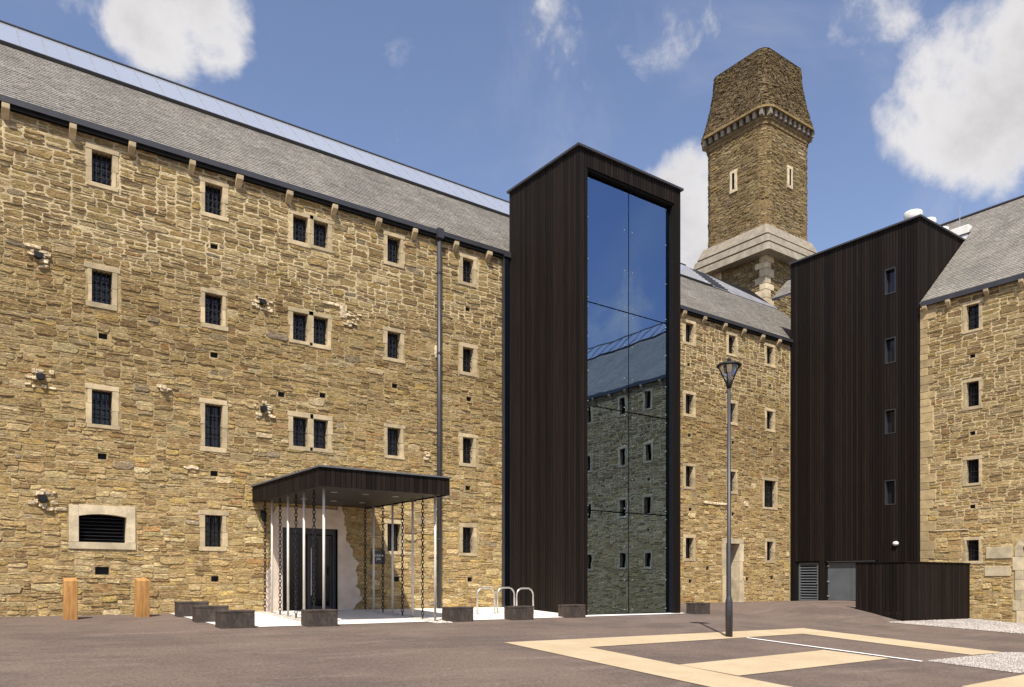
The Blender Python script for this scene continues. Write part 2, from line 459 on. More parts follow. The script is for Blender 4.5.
# ------------------------------------------------------------------ rubble masonry
PAL = [((.335, .236, .106), 8), ((.37, .268, .126), 8), ((.29, .197, .090), 5), ((.225, .150, .070), 2.6), ((.43, .325, .165), 4), ((.375, .265, .098), 1.8),
       ((.325, .245, .128), 3), ((.32, .19, .082), .6), ((.26, .205, .13), .6), ((.48, .38, .21), 1.0)]
PALW = [w for _, w in PAL]
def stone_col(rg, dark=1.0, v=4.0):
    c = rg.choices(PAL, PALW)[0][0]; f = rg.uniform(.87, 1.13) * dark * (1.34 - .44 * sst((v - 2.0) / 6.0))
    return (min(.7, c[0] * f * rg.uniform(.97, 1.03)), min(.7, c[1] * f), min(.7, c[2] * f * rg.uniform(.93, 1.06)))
def pack(u0, u1, v0, v1, blocks, cw, ch, rg, sizer):
    nu, nv = max(1, round((u1 - u0) / cw)), max(1, round((v1 - v0) / ch))
    cw, ch = (u1 - u0) / nu, (v1 - v0) / nv
    occ = [bytearray(nu) for _ in range(nv)]
    for (a, b, c, d) in blocks:
        for j in range(max(0, int((c - v0) / ch + .45)), min(nv, int((d - v0) / ch + .55))):
            for i in range(max(0, int((a - u0) / cw + .45)), min(nu, int((b - u0) / cw + .55))): occ[j][i] = 1
    out = []
    for j in range(nv):
        row = occ[j]; i = 0
        while i < nu:
            if row[i]: i += 1; continue
            run = 0
            while i + run < nu and not row[i + run] and run < 12: run += 1
            w, h = sizer(rg, v0 + j * ch, u0 + i * cw)
            w = min(w, run)
            if h >= 3: w = max(w, min(run, h + 1 + rg.randint(0, 2)))
            if run - w in (1, 2): w = run if run <= 9 else w - 2
            if run <= 2: h = min(h, 2)
            h = min(h, nv - j); k = 1
            while k < h and not any(occ[j + k][i:i + w]): k += 1
            h = k
            for q in range(h):
                for p in range(i, i + w): occ[j + q][p] = 1
            out.append((u0 + i * cw, u0 + (i + w) * cw, v0 + j * ch, v0 + (j + h) * ch)); i += w
    return out
def add_stone(mb, P, r, rg, prot, gap, col, warp=.02):
    u0, u1, v0, v1 = r
    u0 += gap * rg.uniform(.5, 1.4); u1 -= gap * rg.uniform(.5, 1.4); v0 += gap * rg.uniform(.5, 1.4); v1 -= gap * rg.uniform(.5, 1.4)
    w, h = u1 - u0, v1 - v0
    if w < .02 or h < .02: return
    j = min(.30 * h, .028)
    pts = []
    cs = [(u0, v0, 1, 0), (u1, v0, 0, 1), (u1, v1, -1, 0), (u0, v1, 0, -1)]
    for k, (a, b, du, dv) in enumerate(cs):
        su = 1 if a == u0 else -1; sv = 1 if b == v0 else -1
        if rg.random() < .62:
            cu, cv = su * rg.uniform(.06, .25) * w, sv * rg.uniform(.15, .42) * h
            p1, p2 = (a, b + cv), (a + cu, b)
            if k in (0, 2): pts += [p1, p2]
            else: pts += [p2, p1]
        else:
            pts.append((a + su * rg.uniform(0, j), b + sv * rg.uniform(0, j)))
        if du and w > .3: pts.append((a + du * w * rg.uniform(.35, .65), b + sv * rg.uniform(-.2, .8) * j))
    if warp:
        sub = []
        for k in range(len(pts)):
            p, q = pts[k], pts[(k + 1) % len(pts)]; sub.append(p)
            if math.hypot(q[0] - p[0], q[1] - p[1]) > .16: sub.append(((p[0] + q[0]) / 2, (p[1] + q[1]) / 2))
        out = []
        for a, b in sub:
            n1 = noise.noise_vector((a * 1.1, b * 1.6, 3.0)); n2 = noise.noise_vector((a * 3.7, b * 5.0, 9.0))
            out.append((a + warp * (1.6 * n1.x + 1.5 * n2.x), b + warp * (1.9 * n1.y + .95 * n2.y)))
        pts = out
    cu = sum(p[0] for p in pts) / len(pts); cv = sum(p[1] for p in pts) / len(pts); n = len(pts)
    tu, tv = rg.uniform(-.03, .03), rg.uniform(-.10, .06)
    ins = min(.018, h * .16)
    vs = [P(a, b, -.015) for a, b in pts]
    vs += [P(a, b, prot * .55) for a, b in pts]
    for a, b in pts:
        q = Vector((cu - a, cv - b)); L = q.length or 1; q *= ins / L
        vs.append(P(a + q.x, b + q.y, max(.004, prot + tu * (a - cu) + tv * (b - cv) + rg.uniform(-.006, .006))))
    fs = []
    for k in range(n):
        m = (k + 1) % n
        fs.append((k, m, n + m, n + k)); fs.append((n + k, n + m, 2 * n + m, 2 * n + k))
    fs.append(tuple(range(2 * n, 3 * n)))
    mb.add(vs, fs, col)
def wall_sizer(rg, v, u):
    if v > 9.6: return rg.choices([3, 4, 5, 6, 7, 9], [2, 3, 4, 3.5, 2, 1])[0], rg.choices([1, 2, 3, 4], [2.2, 4.5, 3, .8])[0]
    return rg.choices([2, 3, 4, 5, 6, 7], [2.5, 4, 4, 3, 1.6, .7])[0], rg.choices([1, 2, 3, 4], [4.5, 4, 1.6, .4])[0]
def masonry(P, wall, rects, seed, n_single, visible, joint=False, name='stone', dark=1.0, prot=(.002, .018), gap=.008):
    """stones as real pieces: the n_single that show largest are objects of their own, the rest one joined part"""
    rg = random.Random(seed); scored = []
    for r in rects:
        a = 0
        if visible:
            q = [to_px(P(u, v, 0)) for u, v in ((r[0], r[2]), (r[1], r[2]), (r[1], r[3]), (r[0], r[3]))]
            if None not in q and all(-2 < x < 1026 and -2 < y < 640 for x, y in q):
                a = abs(sum(q[i][0] * q[(i + 1) % 4][1] - q[(i + 1) % 4][0] * q[i][1] for i in range(4))) / 2
        scored.append((a, r))
    scored.sort(key=lambda t: -t[0])
    rest = MB()
    for i, (a, r) in enumerate(scored):
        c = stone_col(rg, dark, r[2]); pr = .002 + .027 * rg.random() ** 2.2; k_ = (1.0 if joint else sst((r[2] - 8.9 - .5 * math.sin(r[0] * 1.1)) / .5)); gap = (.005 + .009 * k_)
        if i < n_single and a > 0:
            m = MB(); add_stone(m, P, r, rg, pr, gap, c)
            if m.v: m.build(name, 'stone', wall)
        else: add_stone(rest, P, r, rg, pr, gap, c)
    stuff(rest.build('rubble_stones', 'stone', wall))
def fbox(mb, P, u0, u1, v0, v1, d0, d1, jit=0.0, rg=None, col=None):
    p = [P(u0, v0, d1), P(u1, v0, d1), P(u1, v0, d0), P(u0, v0, d0), P(u0, v1, d1), P(u1, v1, d1), P(u1, v1, d0), P(u0, v1, d0)]
    return mb.hexa(p, col)
def mortar_wall(P, u0, u1, v0, v1, holes, mat, parent, depth=.5, name='wall'):
    us = sorted({u0, u1, *[h[0] for h in holes], *[h[1] for h in holes]}); vs_ = sorted({v0, v1, *[h[2] for h in holes], *[h[3] for h in holes]})
    us = [u for u in us if u0 <= u <= u1]; vs_ = [v for v in vs_ if v0 <= v <= v1]
    mb = MB()
    for i in range(len(us) - 1):
        for j in range(len(vs_) - 1):
            cu, cv = (us[i] + us[i + 1]) / 2, (vs_[j] + vs_[j + 1]) / 2
            if any(h[0] < cu < h[1] and h[2] < cv < h[3] for h in holes): continue
            mb.add([P(us[i], vs_[j], 0), P(us[i + 1], vs_[j], 0), P(us[i + 1], vs_[j + 1], 0), P(us[i], vs_[j + 1], 0)], [(0, 1, 2, 3)])
    for (a, b, c, d) in holes:
        for q in (((a, c), (a, d)), ((b, d), (b, c)), ((a, d), (b, d)), ((b, c), (a, c))):
            (p0, p1) = q
            mb.add([P(*p0, 0), P(*p1, 0), P(*p1, -depth), P(*p0, -depth)], [(0, 1, 2, 3)])
    # back, ends and top so that the wall is a solid
    mb.add([P(u0, v0, -depth), P(u0, v1, -depth), P(u0, v1, 0), P(u0, v0, 0)], [(0, 1, 2, 3)])
    mb.add([P(u1, v0, 0), P(u1, v1, 0), P(u1, v1, -depth), P(u1, v0, -depth)], [(0, 1, 2, 3)])
    mb.add([P(u0, v1, 0), P(u0, v1, -depth), P(u1, v1, -depth), P(u1, v1, 0)], [(0, 1, 2, 3)])
    return mb.build(name, mat, parent)
def window(P, parent, u0, u1, v0, v1, rg, lights=1, detail=True, sur=.11, head=.125, sill=.11):
    """barred cell window set deep in a granite surround"""
    D = -.34
    fr = MB(); t = .045
    fbox(fr, P, u0, u1, v1 - t, v1, -.26, -.20); fbox(fr, P, u0, u1, v0, v0 + t, -.26, -.20)
    fbox(fr, P, u0, u0 + t, v0 + t, v1 - t, -.26, -.20); fbox(fr, P, u1 - t, u1, v0 + t, v1 - t, -.26, -.20)
    m = (u0 + u1) / 2
    fbox(fr, P, m - .014, m + .014, v0 + t, v1 - t, -.255, -.21)
    for k in (1, 2): z = v0 + (v1 - v0) * k / 3; fbox(fr, P, u0 + t, u1 - t, z - .012, z + .012, -.253, -.212)
    w = fr.build('window', 'iron', parent)
    pa = MB(); fbox(pa, P, u0 - .03, u1 + .03, v0 - .03, v1 + .03, -.30, -.235); pa.build('pane', 'glass', w)
    if detail:
        b = MB()
        nb = max(3, round((u1 - u0) / .11) - 1)
        for k in range(1, nb + 1):
            u = u0 + (u1 - u0) * k / (nb + 1); b.tube([P(u, v0 - .02, -.11), P(u, v1 + .02, -.11)], .011, 6)
        for k in range(1, 4):
            z = v0 + (v1 - v0) * k / 4; fbox(b, P, u0 - .02, u1 + .02, z - .012, z + .012, -.118, -.100)
        b.build('bars', 'iron', w)
    f = lambda a=.03: rg.uniform(-a, a)
    q = .022
    def st(name, a, b, c, d, pr):
        mb = MB(); fbox(mb, P, a, b, c, d, D, pr); mb.build(name, 'granite', w, False, .008)
    lx = (u0 - sur - rg.uniform(0, .07), u1 + sur + rg.uniform(0, .07))
    st('lintel', lx[0], lx[1], v1, v1 + head + f(.02), q)
    st('sill', u0 - sur - rg.uniform(-.02, .06), u1 + sur + rg.uniform(-.02, .06), v0 - sill + f(.02), v0, q + .006)
    for s_ in (0, 1):
        cut = v0 + (v1 - v0) * rg.uniform(.4, .62); g_ = .004
        for (c, d) in ((v0 + g_, cut - g_), (cut + g_, v1 - g_)):
            e = sur + rg.uniform(-.035, .05)
            if s_ == 0: st('jamb', u0 - e, u0, c, d, q - .006 + f(.004))
            else: st('jamb', u1, u1 + e, c, d, q - .006 + f(.004))
    return (u0 - .06, u1 + .06, v0 - .06, v1 + .06), (u0 - sur - .035, u1 + sur + .035, v0 - sill - .01, v1 + head + .01)
def vent(P, parent, u, v, w=.20, h=.15):
    mb = MB(); fbox(mb, P, u - w / 2 + .004, u + w / 2 - .004, v - h / 2 + .004, v + h / 2 - .004, -.13, -.10)
    for k in range(3): z = v - h / 2 + h * (k + .5) / 3; fbox(mb, P, u - w / 2 + .006, u + w / 2 - .006, z - .008, z + .008, -.10, -.085)
    mb.build('vent', 'iron', parent)
    r = (u - w / 2, u + w / 2, v - h / 2, v + h / 2); return r

# ------------------------------------------------------------------ long wing
PL = lambda u, v, d: (u, YW - d, v)
rgw = random.Random(11)
X0, X1 = -7.0, 36.7
wing = thing('prison_wing', (14, YW, 0), 'long rubble stone prison wing with barred windows, slate roof and glazed ridge', 'building')
holes, blocks = [], []
rows = [(10.82, 11.63), (7.83, 8.66), (4.79, 5.66), (1.80, 2.66)]
cols_ = [(.33, .80), (3.05, 3.51), (5.76, 6.22), (11.22, 11.68), (14.0, 14.43), (22.3, 22.75), (25.0, 25.48), (27.79, 28.27), (30.52, 31.0), (-2.3, -1.85), (-5.0, -4.55)]
special = {(1, 3), (2, 2), (7, 3), (8, 2)}
for ci, (a, b) in enumerate(cols_):
    for ri, (c, d) in enumerate(rows):
        if (ci, ri) in special or ci == 0: continue
        h, bl = window(PL, wing, a, b, c, d, rgw); holes.append(h); blocks.append(bl)
h, bl = window(PL, wing, 5.76, 6.22, 4.50, 5.67, rgw); holes.append(h); blocks.append(bl)
h, bl = window(PL, wing, 30.34, 31.2, 4.24, 5.47, rgw); holes.append(h); blocks.append(bl)
for (c, d) in ((10.70, 11.45), (7.83, 8.64), (4.77, 5.62)):                 # paired lights share their middle jamb
    h, bl = window(PL, wing, 8.20, 8.645, c, d, rgw, sur=.10); holes.append(h); blocks.append(bl)
    h, bl = window(PL, wing, 8.82, 9.265, c, d, rgw, sur=.10); holes.append(h); blocks.append(bl)
    blocks.append((8.5, 8.95, c - .15, d + .17))
# wide louvred ground floor window with a shallow arched head
w = MB(); a0, a1, b0, b1 = 2.76, 3.83, 1.84, 2.55
fbox(w, PL, a0, a1, b0, b0 + .04, -.28, -.2); fbox(w, PL, a0, a0 + .04, b0 + .04, b1, -.28, -.2); fbox(w, PL, a1 - .04, a1, b0 + .04, b1, -.28, -.2)
ww = w.build('window', 'iron', wing)
pa = MB(); fbox(pa, PL, a0 - .05, a1 + .05, b0 - .05, b1 + .02, -.40, -.30); pa.build('pane', 'black', ww)
for k in range(7):
    s_ = MB(); z = b0 + .07 + k * .088
    s_.hexa([PL(a0 + .04, z, -.14), PL(a1 - .04, z, -.14), PL(a1 - .04, z + .012, -.22), PL(a0 + .04, z + .012, -.22),
             PL(a0 + .04, z + .016, -.14), PL(a1 - .04, z + .016, -.14), PL(a1 - .04, z + .028, -.22), PL(a0 + .04, z + .028, -.22)])
    s_.build('louvre_slat', 'iron', ww)
hd = MB(); N = 12; vs = []
for k in range(N + 1):
    u = a0 + (a1 - a0) * k / N; q = (k / N * 2 - 1); lo = b1 - .06 * q * q
    vs += [PL(u, lo, .035), PL(u, b1 + .22, .035), PL(u, lo, -.34), PL(u, b1 + .22, -.34)]
hd.add(vs, [(4 * k, 4 * k + 4, 4 * k + 5, 4 * k + 1) for k in range(N)] + [(4 * k, 4 * k + 2, 4 * k + 6, 4 * k + 4) for k in range(N)] + [(4 * k + 1, 4 * k + 5, 4 * k + 7, 4 * k + 3) for k in range(N)])
hd.build('lintel', 'granite_pale', ww)
for (u0, u1, v0, v1) in ((a0 - .21, a0, b0 + .004, b1 + .20), (a1, a1 + .21, b0 + .004, b1 + .22), (a0 - .22, a1 + .22, b0 - .17, b0)):
    s_ = MB(); fbox(s_, PL, u0, u1, v0, v1, -.34, .033); s_.build('sill' if v1 == b0 else 'jamb', 'granite_pale', ww, False, .008)
holes.append((a0 - .08, a1 + .08, b0 - .08, b1 + .1)); blocks.append((a0 - .24, a1 + .24, b0 - .18, b1 + .24))
for (u, v) in [(3.3, 7.02), (6.0, 9.96), (6.0, 7.01), (3.28, 4.0), (6.0, 3.79), (6.02, .93), (7.86, 6.2), (9.1, 6.35), (11.48, 6.98), (11.55, .93), (14.21, 9.95), (14.25, 6.95), (14.21, 3.97),
               (14.29, .92), (25.2, 9.9), (25.25, 6.95), (25.3, 3.85), (25.3, .85), (28.1, 6.95), (28.1, 3.8), (30.8, 9.85), (30.85, 6.9), (30.9, 1.0), (26.4, 1.4), (29.1, .95)]:
    r = vent(PL, wing, u, v); holes.append(r); blocks.append((r[0] - .02, r[1] + .02, r[2] - .02, r[3] + .02))
r = vent(PL, wing, 3.28, 1.13, .32, .2); holes.append(r); blocks.append((r[0] - .02, r[1] + .02, r[2] - .02, r[3] + .02))
# main entrance
E0, E1, EZ = 7.88, 9.57, 2.41
holes.append((E0, E1, -.05, EZ))
d_ = MB()
fbox(d_, PL, E0 + .004, E0 + .09, -.04, EZ - .004, -.30, -.12); fbox(d_, PL, E1 - .10, E1 - .004, -.04, EZ - .004, -.30, -.12); fbox(d_, PL, E0 + .09, E1 - .10, EZ - .16, EZ - .004, -.30, -.12)
fbox(d_, PL, 8.70, 8.76, -.04, EZ - .16, -.28, -.16)
dr = d_.build('entrance_door', 'metal', wing)
p_ = MB(); fbox(p_, PL, E0 + .09, 8.70, 0, EZ - .16, -.27, -.25); p_.build('pane', 'lobby', dr)
p_ = MB(); fbox(p_, PL, 8.82, E1 - .14, .05, EZ - .2, -.24, -.225); p_.build('pane', 'lobby', dr)
p_ = MB()
for (u0, u1, v0, v1) in ((8.765, 8.83, .02, 2.22), (E1 - .16, E1 - .105, .02, 2.22), (8.83, E1 - .16, .02, .12), (8.83, E1 - .16, 2.14, 2.22)): fbox(p_, PL, u0, u1, v0, v1, -.25, -.20)
p_.build('door_leaf', 'metal', dr)
p_ = MB(); p_.tube([PL(8.80, .45, -.13), PL(8.80, 1.85, -.13)], .016, 8); p_.tube([PL(8.80, .6, -.2), PL(8.80, .6, -.13)], .01, 6); p_.tube([PL(8.80, 1.7, -.2), PL(8.80, 1.7, -.13)], .01, 6); p_.build('handle', 'steel', dr)
p_ = MB(); fbox(p_, PL, 9.34, 9.40, 1.05, 1.3, -.22, -.19); p_.build('lock_plate', 'iron', dr)
bk = MB(); fbox(bk, PL, E0, E1, -.04, EZ, -.48, -.44); bk.build('lobby_panel', 'black', dr)
# lime render round the entrance, broken edges
left = [(7.45, -.1), (7.35, .25), (7.42, .6), (7.38, .95), (7.52, 1.25), (7.60, 1.6), (7.55, 2.0), (7.62, 2.4), (7.58, 2.75), (7.70, 2.98)]
right = [wall_pt(x, y) for x, y in [(353, 612), (355, 605), (362, 599), (360, 592), (355, 586), (358, 578), (355, 570), (359, 563), (352, 556), (351, 548), (346, 541), (347, 532), (343, 525), (344, 518), (342, 510), (341, 506)]]
def rough(L, rg):
    for amp in (.05, .03):
        out = []
        for k in range(len(L) - 1):
            out.append(L[k]); out.append(((L[k][0] + L[k + 1][0]) / 2 + rg.uniform(-amp, amp), (L[k][1] + L[k + 1][1]) / 2 + rg.uniform(-.01, .01)))
        L = out + [L[-1]]
    return L
left = rough(left, random.Random(3)); right = rough(right, random.Random(4))
rp = MB()
def slab(mb, poly, d0, d1, P=PL):
    n = len(poly); mb.add([P(u, v, d1) for u, v in poly] + [P(u, v, d0) for u, v in poly], [tuple(range(n))] + [(k + n, (k + 1) % n + n, (k + 1) % n, k) for k in range(n)])
def zfix(L): return [(u, v) for u, v in L]
lo = [p for p in left if p[1] < EZ]; hi = [p for p in left if p[1] >= EZ - .02]
for (e, side) in ((left, 0), (right, 1)):
    pts = sorted(e, key=lambda p: p[1]); x_in = E0 if side == 0 else E1
    for k in range(len(pts) - 1):
        (ua, va), (ub, vb) = pts[k], pts[k + 1]
        if vb - va < .004: continue
        for (a, b) in (((va, min(vb, EZ)), (x_in, x_in)),) if vb <= EZ or va < EZ else ((((va, vb)), (x_in, x_in)),):
            q = [(ua, va), (x_in, va), (x_in, vb), (ub, vb)] if side == 0 else [(x_in, va), (ua, va), (ub, vb), (x_in, vb)]
            rp.add([PL(u, v, .03) for u, v in q], [(0, 1, 2, 3)])
            o_ = ((ua, va), (ub, vb)); rp.add([PL(*o_[0], .03), PL(*o_[1], .03), PL(*o_[1], -.01), PL(*o_[0], -.01)], [(0, 1, 2, 3)])
rp.add([PL(E0, EZ, .03), PL(E1, EZ, .03), PL(E1, 2.99, .03), PL(E0, 2.99, .03)], [(0, 1, 2, 3)])
for q in (((E0, -.1), (E0, EZ)), ((E0, EZ), (E1, EZ)), ((E1, EZ), (E1, -.1))): rp.add([PL(*q[0], .03), PL(*q[1], .03), PL(*q[1], -.3), PL(*q[0], -.3)], [(0, 1, 2, 3)])
rp.build('lime_render', 'render', wing)
for k in range(len(left) - 1): blocks.append((max(left[k][0], left[k + 1][0]) + .02, E0 + .3, left[k][1], left[k + 1][1]))
rs = sorted(right, key=lambda p: p[1])
for k in range(len(rs) - 1): blocks.append((E1 - .3, min(rs[k][0], rs[k + 1][0]) - .02, rs[k][1], rs[k + 1][1]))
blocks.append((7.66, 10.0, 2.3, 2.98))
blocks.append((E0, E1, -.6, 2.6))
# far doorway with deep reveal
h0, h1, hz = 27.60, 28.54, 2.5
holes.append((h0 - .05, h1 + .05, -.5, hz + .05)); blocks.append((h0 - .26, h1 + .30, -.6, hz + .24))
d_ = MB(); fbox(d_, PL, h0, h1, -.5, hz, -.52, -.46); dd = d_.build('doorway', 'board', wing)
for nm, (u0, u1, v0, v1) in (('lintel', (h0 - .24, h1 + .26, hz, hz + .22)), ('jamb', (h0 - .22, h0, -.5, 1.1)), ('jamb', (h0 - .25, h0, 1.108, hz - .004)),
                             ('jamb', (h1, h1 + .30, -.5, .85)), ('jamb', (h1, h1 + .22, .858, 1.7)), ('jamb', (h1, h1 + .28, 1.708, hz - .004))):
    s_ = MB(); fbox(s_, PL, u0, u1, v0, v1, -.6, .033); s_.build(nm, 'granite_pale', dd, False, .01)
# soil-pipe stubs with broken pale mortar round them
stubs = [(1.9, 8.66), (1.94, 5.76), (4.7, 5.92), (2.0, 2.83), (7.3, 8.69), (7.33, 5.69), (10.05, 8.75), (12.65, 4.9)]
for (u, v) in stubs:
    sz = .34 if u not in (4.7, 12.65) else .16
    lump = MB()
    for _ in range(14 if sz > .2 else 5):
        a, b = u + rgw.uniform(-sz, sz) * .8, v + rgw.uniform(-sz, sz) * .7; e, f = rgw.uniform(.04, .11), rgw.uniform(.025, .06)
        add_stone(lump, PL, (a - e, a + e, b - f, b + f), rgw, rgw.uniform(.03, .08), .004, (1, 1, 1), 0)
    lp = stuff(lump.build('broken_mortar', 'pale_mortar', wing))
    if u < 10:
        ir = MB(); s2 = .065 if sz > .2 else .05
        ir.tube([PL(u, v, -.05), PL(u, v, .16)], s2, 10); fbox(ir, PL, u - s2 * 1.3, u + s2 * 1.3, v - s2 * .5, v + s2 * 1.4, .02, .10); ir.build('iron_stub', 'iron' if u != 4.7 else 'pale_mortar', lp)
# small pale repairs
for (u, v, e, f) in [(9.75, 8.95, .12, .22), (9.35, 9.1, .28, .05), (5.4, 3.9, .2, .05), (13.0, 8.3, .1, .2), (26.9, 4.2, .8, .06), (29.0, 4.3, .15, .12), (2.38, 2.62, .13, .05)]:
    m = MB(); add_stone(m, PL, (u - e, u + e, v - f, v + f), rgw, .05, 0, (1, 1, 1), 0); m.build('mortar_repair', 'pale_mortar', wing)
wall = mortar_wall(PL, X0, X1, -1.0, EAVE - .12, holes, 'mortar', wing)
rects = pack(X0, 32.25, -.55, EAVE - .14, blocks, .078, .056, rgw, wall_sizer)
rects = [r for r in rects if not (15.95 < r[0] and r[1] < 20.3)]
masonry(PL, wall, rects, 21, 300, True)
# corbels under the eaves
for u in [-1.4, -.1, 1.24, 2.62, 3.94, 5.40, 6.64, 8.05, 9.42, 10.86, 12.12, 13.66, 14.98, 22.1, 23.4, 24.78, 26.05, 27.4, 28.7, 30.05, 31.3]:
    m = MB(); w_ = rgw.uniform(.07, .095); zt = EAVE - .15 + rgw.uniform(-.02, .01)
    vs = []
    for uu in (u - w_, u + w_): vs += [PL(uu, zt - .34, -.05), PL(uu, zt - .25, .03), PL(uu, zt - .10, .20), PL(uu, zt + .012, .215), PL(uu, zt + .012, -.02)]
    m.add(vs, [(0, 1, 2, 3, 4), (9, 8, 7, 6, 5), (0, 5, 6, 1), (1, 6, 7, 2), (2, 7, 8, 3), (3, 8, 9, 4)]); m.build('corbel', 'granite', wing, False, .012)
# gutter, soffit
RX1 = 36.7
m = MB(); m.box(X0, RX1, YW - .17, YW - .155, EAVE - .09, EAVE + .06); m.box(X0, RX1, YW - .154, YW - .03, EAVE - .09, EAVE - .075); m.box(X0, RX1, YW - .045, YW - .03, EAVE - .074, EAVE + .03)
gt = m.build('gutter', 'metal', wing)
m = MB(); m.box(X0, RX1, YW - .13, YW + .02, EAVE - .19, EAVE - .092); m.build('soffit', 'core', wing)
m = MB(); m.tube([(13.01, YW - .14, -.2), (13.01, YW - .14, EAVE - .15)], .075, 12); dp_ = m.build('downpipe', 'metal', wing, True)
m = MB(); m.box(12.90, 13.12, YW - .26, YW - .05, EAVE - .22, EAVE + .08); m.build('hopper', 'metal', dp_)
for z in (2.2, 5.2, 8.2, 10.8): m = MB(); m.lathe([(.088, 0), (.088, .06)], 12, (13.01, YW - .14, z)); m.box(12.99, 13.03, YW - .06, YW + .02, z + .01, z + .05); m.build('bracket', 'metal', dp_)
# roof
def slope_map(kind):
    if kind == 'L': return lambda u, s, d: (u, YW - .10 + s * .7433 - d * .669, EAVE + .02 + s * .669 + d * .7433)
    return lambda u, s, d: (XW - .10 + s * .7433 - d * .669, -u, EAVE + .02 + s * .669 + d * .7433)
def slates(P, u0, u1, s0, s1, seed, parent, step=.165, wid=.245):
    rg = random.Random(seed); mb = MB(); j = 0; s = s0
    while s < s1 - .02:
        u = u0 - (wid / 2 if j % 2 else 0)
        while u < u1:
            w_ = wid * rg.uniform(.97, 1.03); a, b = max(u0, u + .004), min(u1, u + w_ - .004); u += w_
            if b - a < .02: continue
            e = min(s + step * 1.25, s1); k = rg.uniform(-.003, .003); lift = rg.uniform(.020, .026)
            base = rg.choice([(.216, .198, .168), (.206, .190, .163), (.226, .206, .174), (.198, .184, .160)]); f = rg.uniform(.90, 1.10)
            mb.add([P(a, s + k, lift), P(b, s + k, lift + rg.uniform(-.003, .003)), P(b, e, .006), P(a, e, .006), P(a, s + k, lift - .014), P(b, s + k, lift - .014)], [(0, 1, 2, 3), (4, 5, 1, 0)], tuple(x * f for x in base))
        s += step; j += 1
    return stuff(mb.build('slates', 'slate', parent))
PLs = slope_map('L')
SK0, SK1 = 5.1, 7.5                              # distance up the slope where the glazed ridge starts and ends
rf = MB(); rf.hexa([PLs(X0, 0, 0), PLs(RX1, 0, 0), PLs(RX1, SK1, 0), PLs(X0, SK1, 0), PLs(X0, 0, -.12), PLs(RX1, 0, -.12), PLs(RX1, SK1, -.12), PLs(X0, SK1, -.12)])
yr, zr = PLs(0, SK1, 0)[1:]
rf.add([(X0, yr, zr), (RX1, yr, zr), (RX1, yr + 5.9, zr - 5.3), (X0, yr + 5.9, zr - 5.3)], [(0, 1, 2, 3)])
rf.add([(X0, YW, EAVE - .1), (X0, yr, zr), (X0, yr + 5.9, zr - 5.3), (X0, yr + 5.9, 0), (X0, YW, 0)], [(0, 1, 2, 3, 4)])
roof = rf.build('roof', 'core', wing)
slates(PLs, X0, RX1, 0, SK0, 3, roof)
SKX = 31.2
m = MB(); fbox(m, PLs, X0, SKX, SK0, SK0 + .07, -.02, .11); fbox(m, PLs, X0, SKX, SK1 - .05, SK1 + .04, -.02, .12); m.build('skylight_frame', 'metal', roof)
u = X0; k = 0
pmesh = None
while u < SKX - .3:
    if pmesh is None:
        q = MB(); fbox(q, lambda a, b, d: (PLs(a, b, d)[0], PLs(a, b, d)[1], PLs(a, b, d)[2]), .012, .618, SK0 + .072, SK1 - .052, .02, .075); pmesh = q.mesh('skylight_pane', 'skylight')
        q = MB(); fbox(q, PLs, -.010, .010, SK0 + .071, SK1 - .051, .02, .084); bmesh_ = q.mesh('glazing_bar', 'lead')
    o = bpy.data.objects.new('skylight_pane', pmesh); link(o, roof); o.location.x = u
    o.rotation_euler = (0, 0, 0)
    o = bpy.data.objects.new('glazing_bar', bmesh_); link(o, roof); o.location.x = u
    u += .63; k += 1
# end of the ridge: louvred vent then lead flashing that runs down to the tower
m = MB(); fbox(m, PLs, SKX + .002, 32.6, SK0, SK1 - .1, 0, .05)
for k in range(8): s_ = SK0 + .2 + k * .26; fbox(m, PLs, SKX + .05, 32.55, s_, s_ + .05, .051, .10)
m.build('ridge_vent', 'grey', roof)
m = MB(); a, b, c, d = PLs(32.6, SK0, .03), PLs(36.7, SK0, .03), PLs(36.7, SK0 + .2, .06), PLs(32.6, SK1 - .2, .06)
m.add([a, b, c, d], [(0, 1, 2, 3)]); m.build('lead_flashing', 'lead', roof)
# narrow glazed link between wing and lift tower
m = MB(); m.box(15.58, 15.63, 21.67, 21.785, -.4, 12.0); m.box(15.58, 15.85, 21.60, 21.785, 12.0, 12.1); lk = m.build('glazed_link', 'metal', wing)
m = MB(); m.box(15.634, 15.85, 21.69, 21.71, -.4, 11.998); m.build('pane', 'coated', lk)
m = MB(); m.box(15.634, 15.85, 21.75, 21.79, -.4, 11.99); m.build('backing', 'inner', lk)

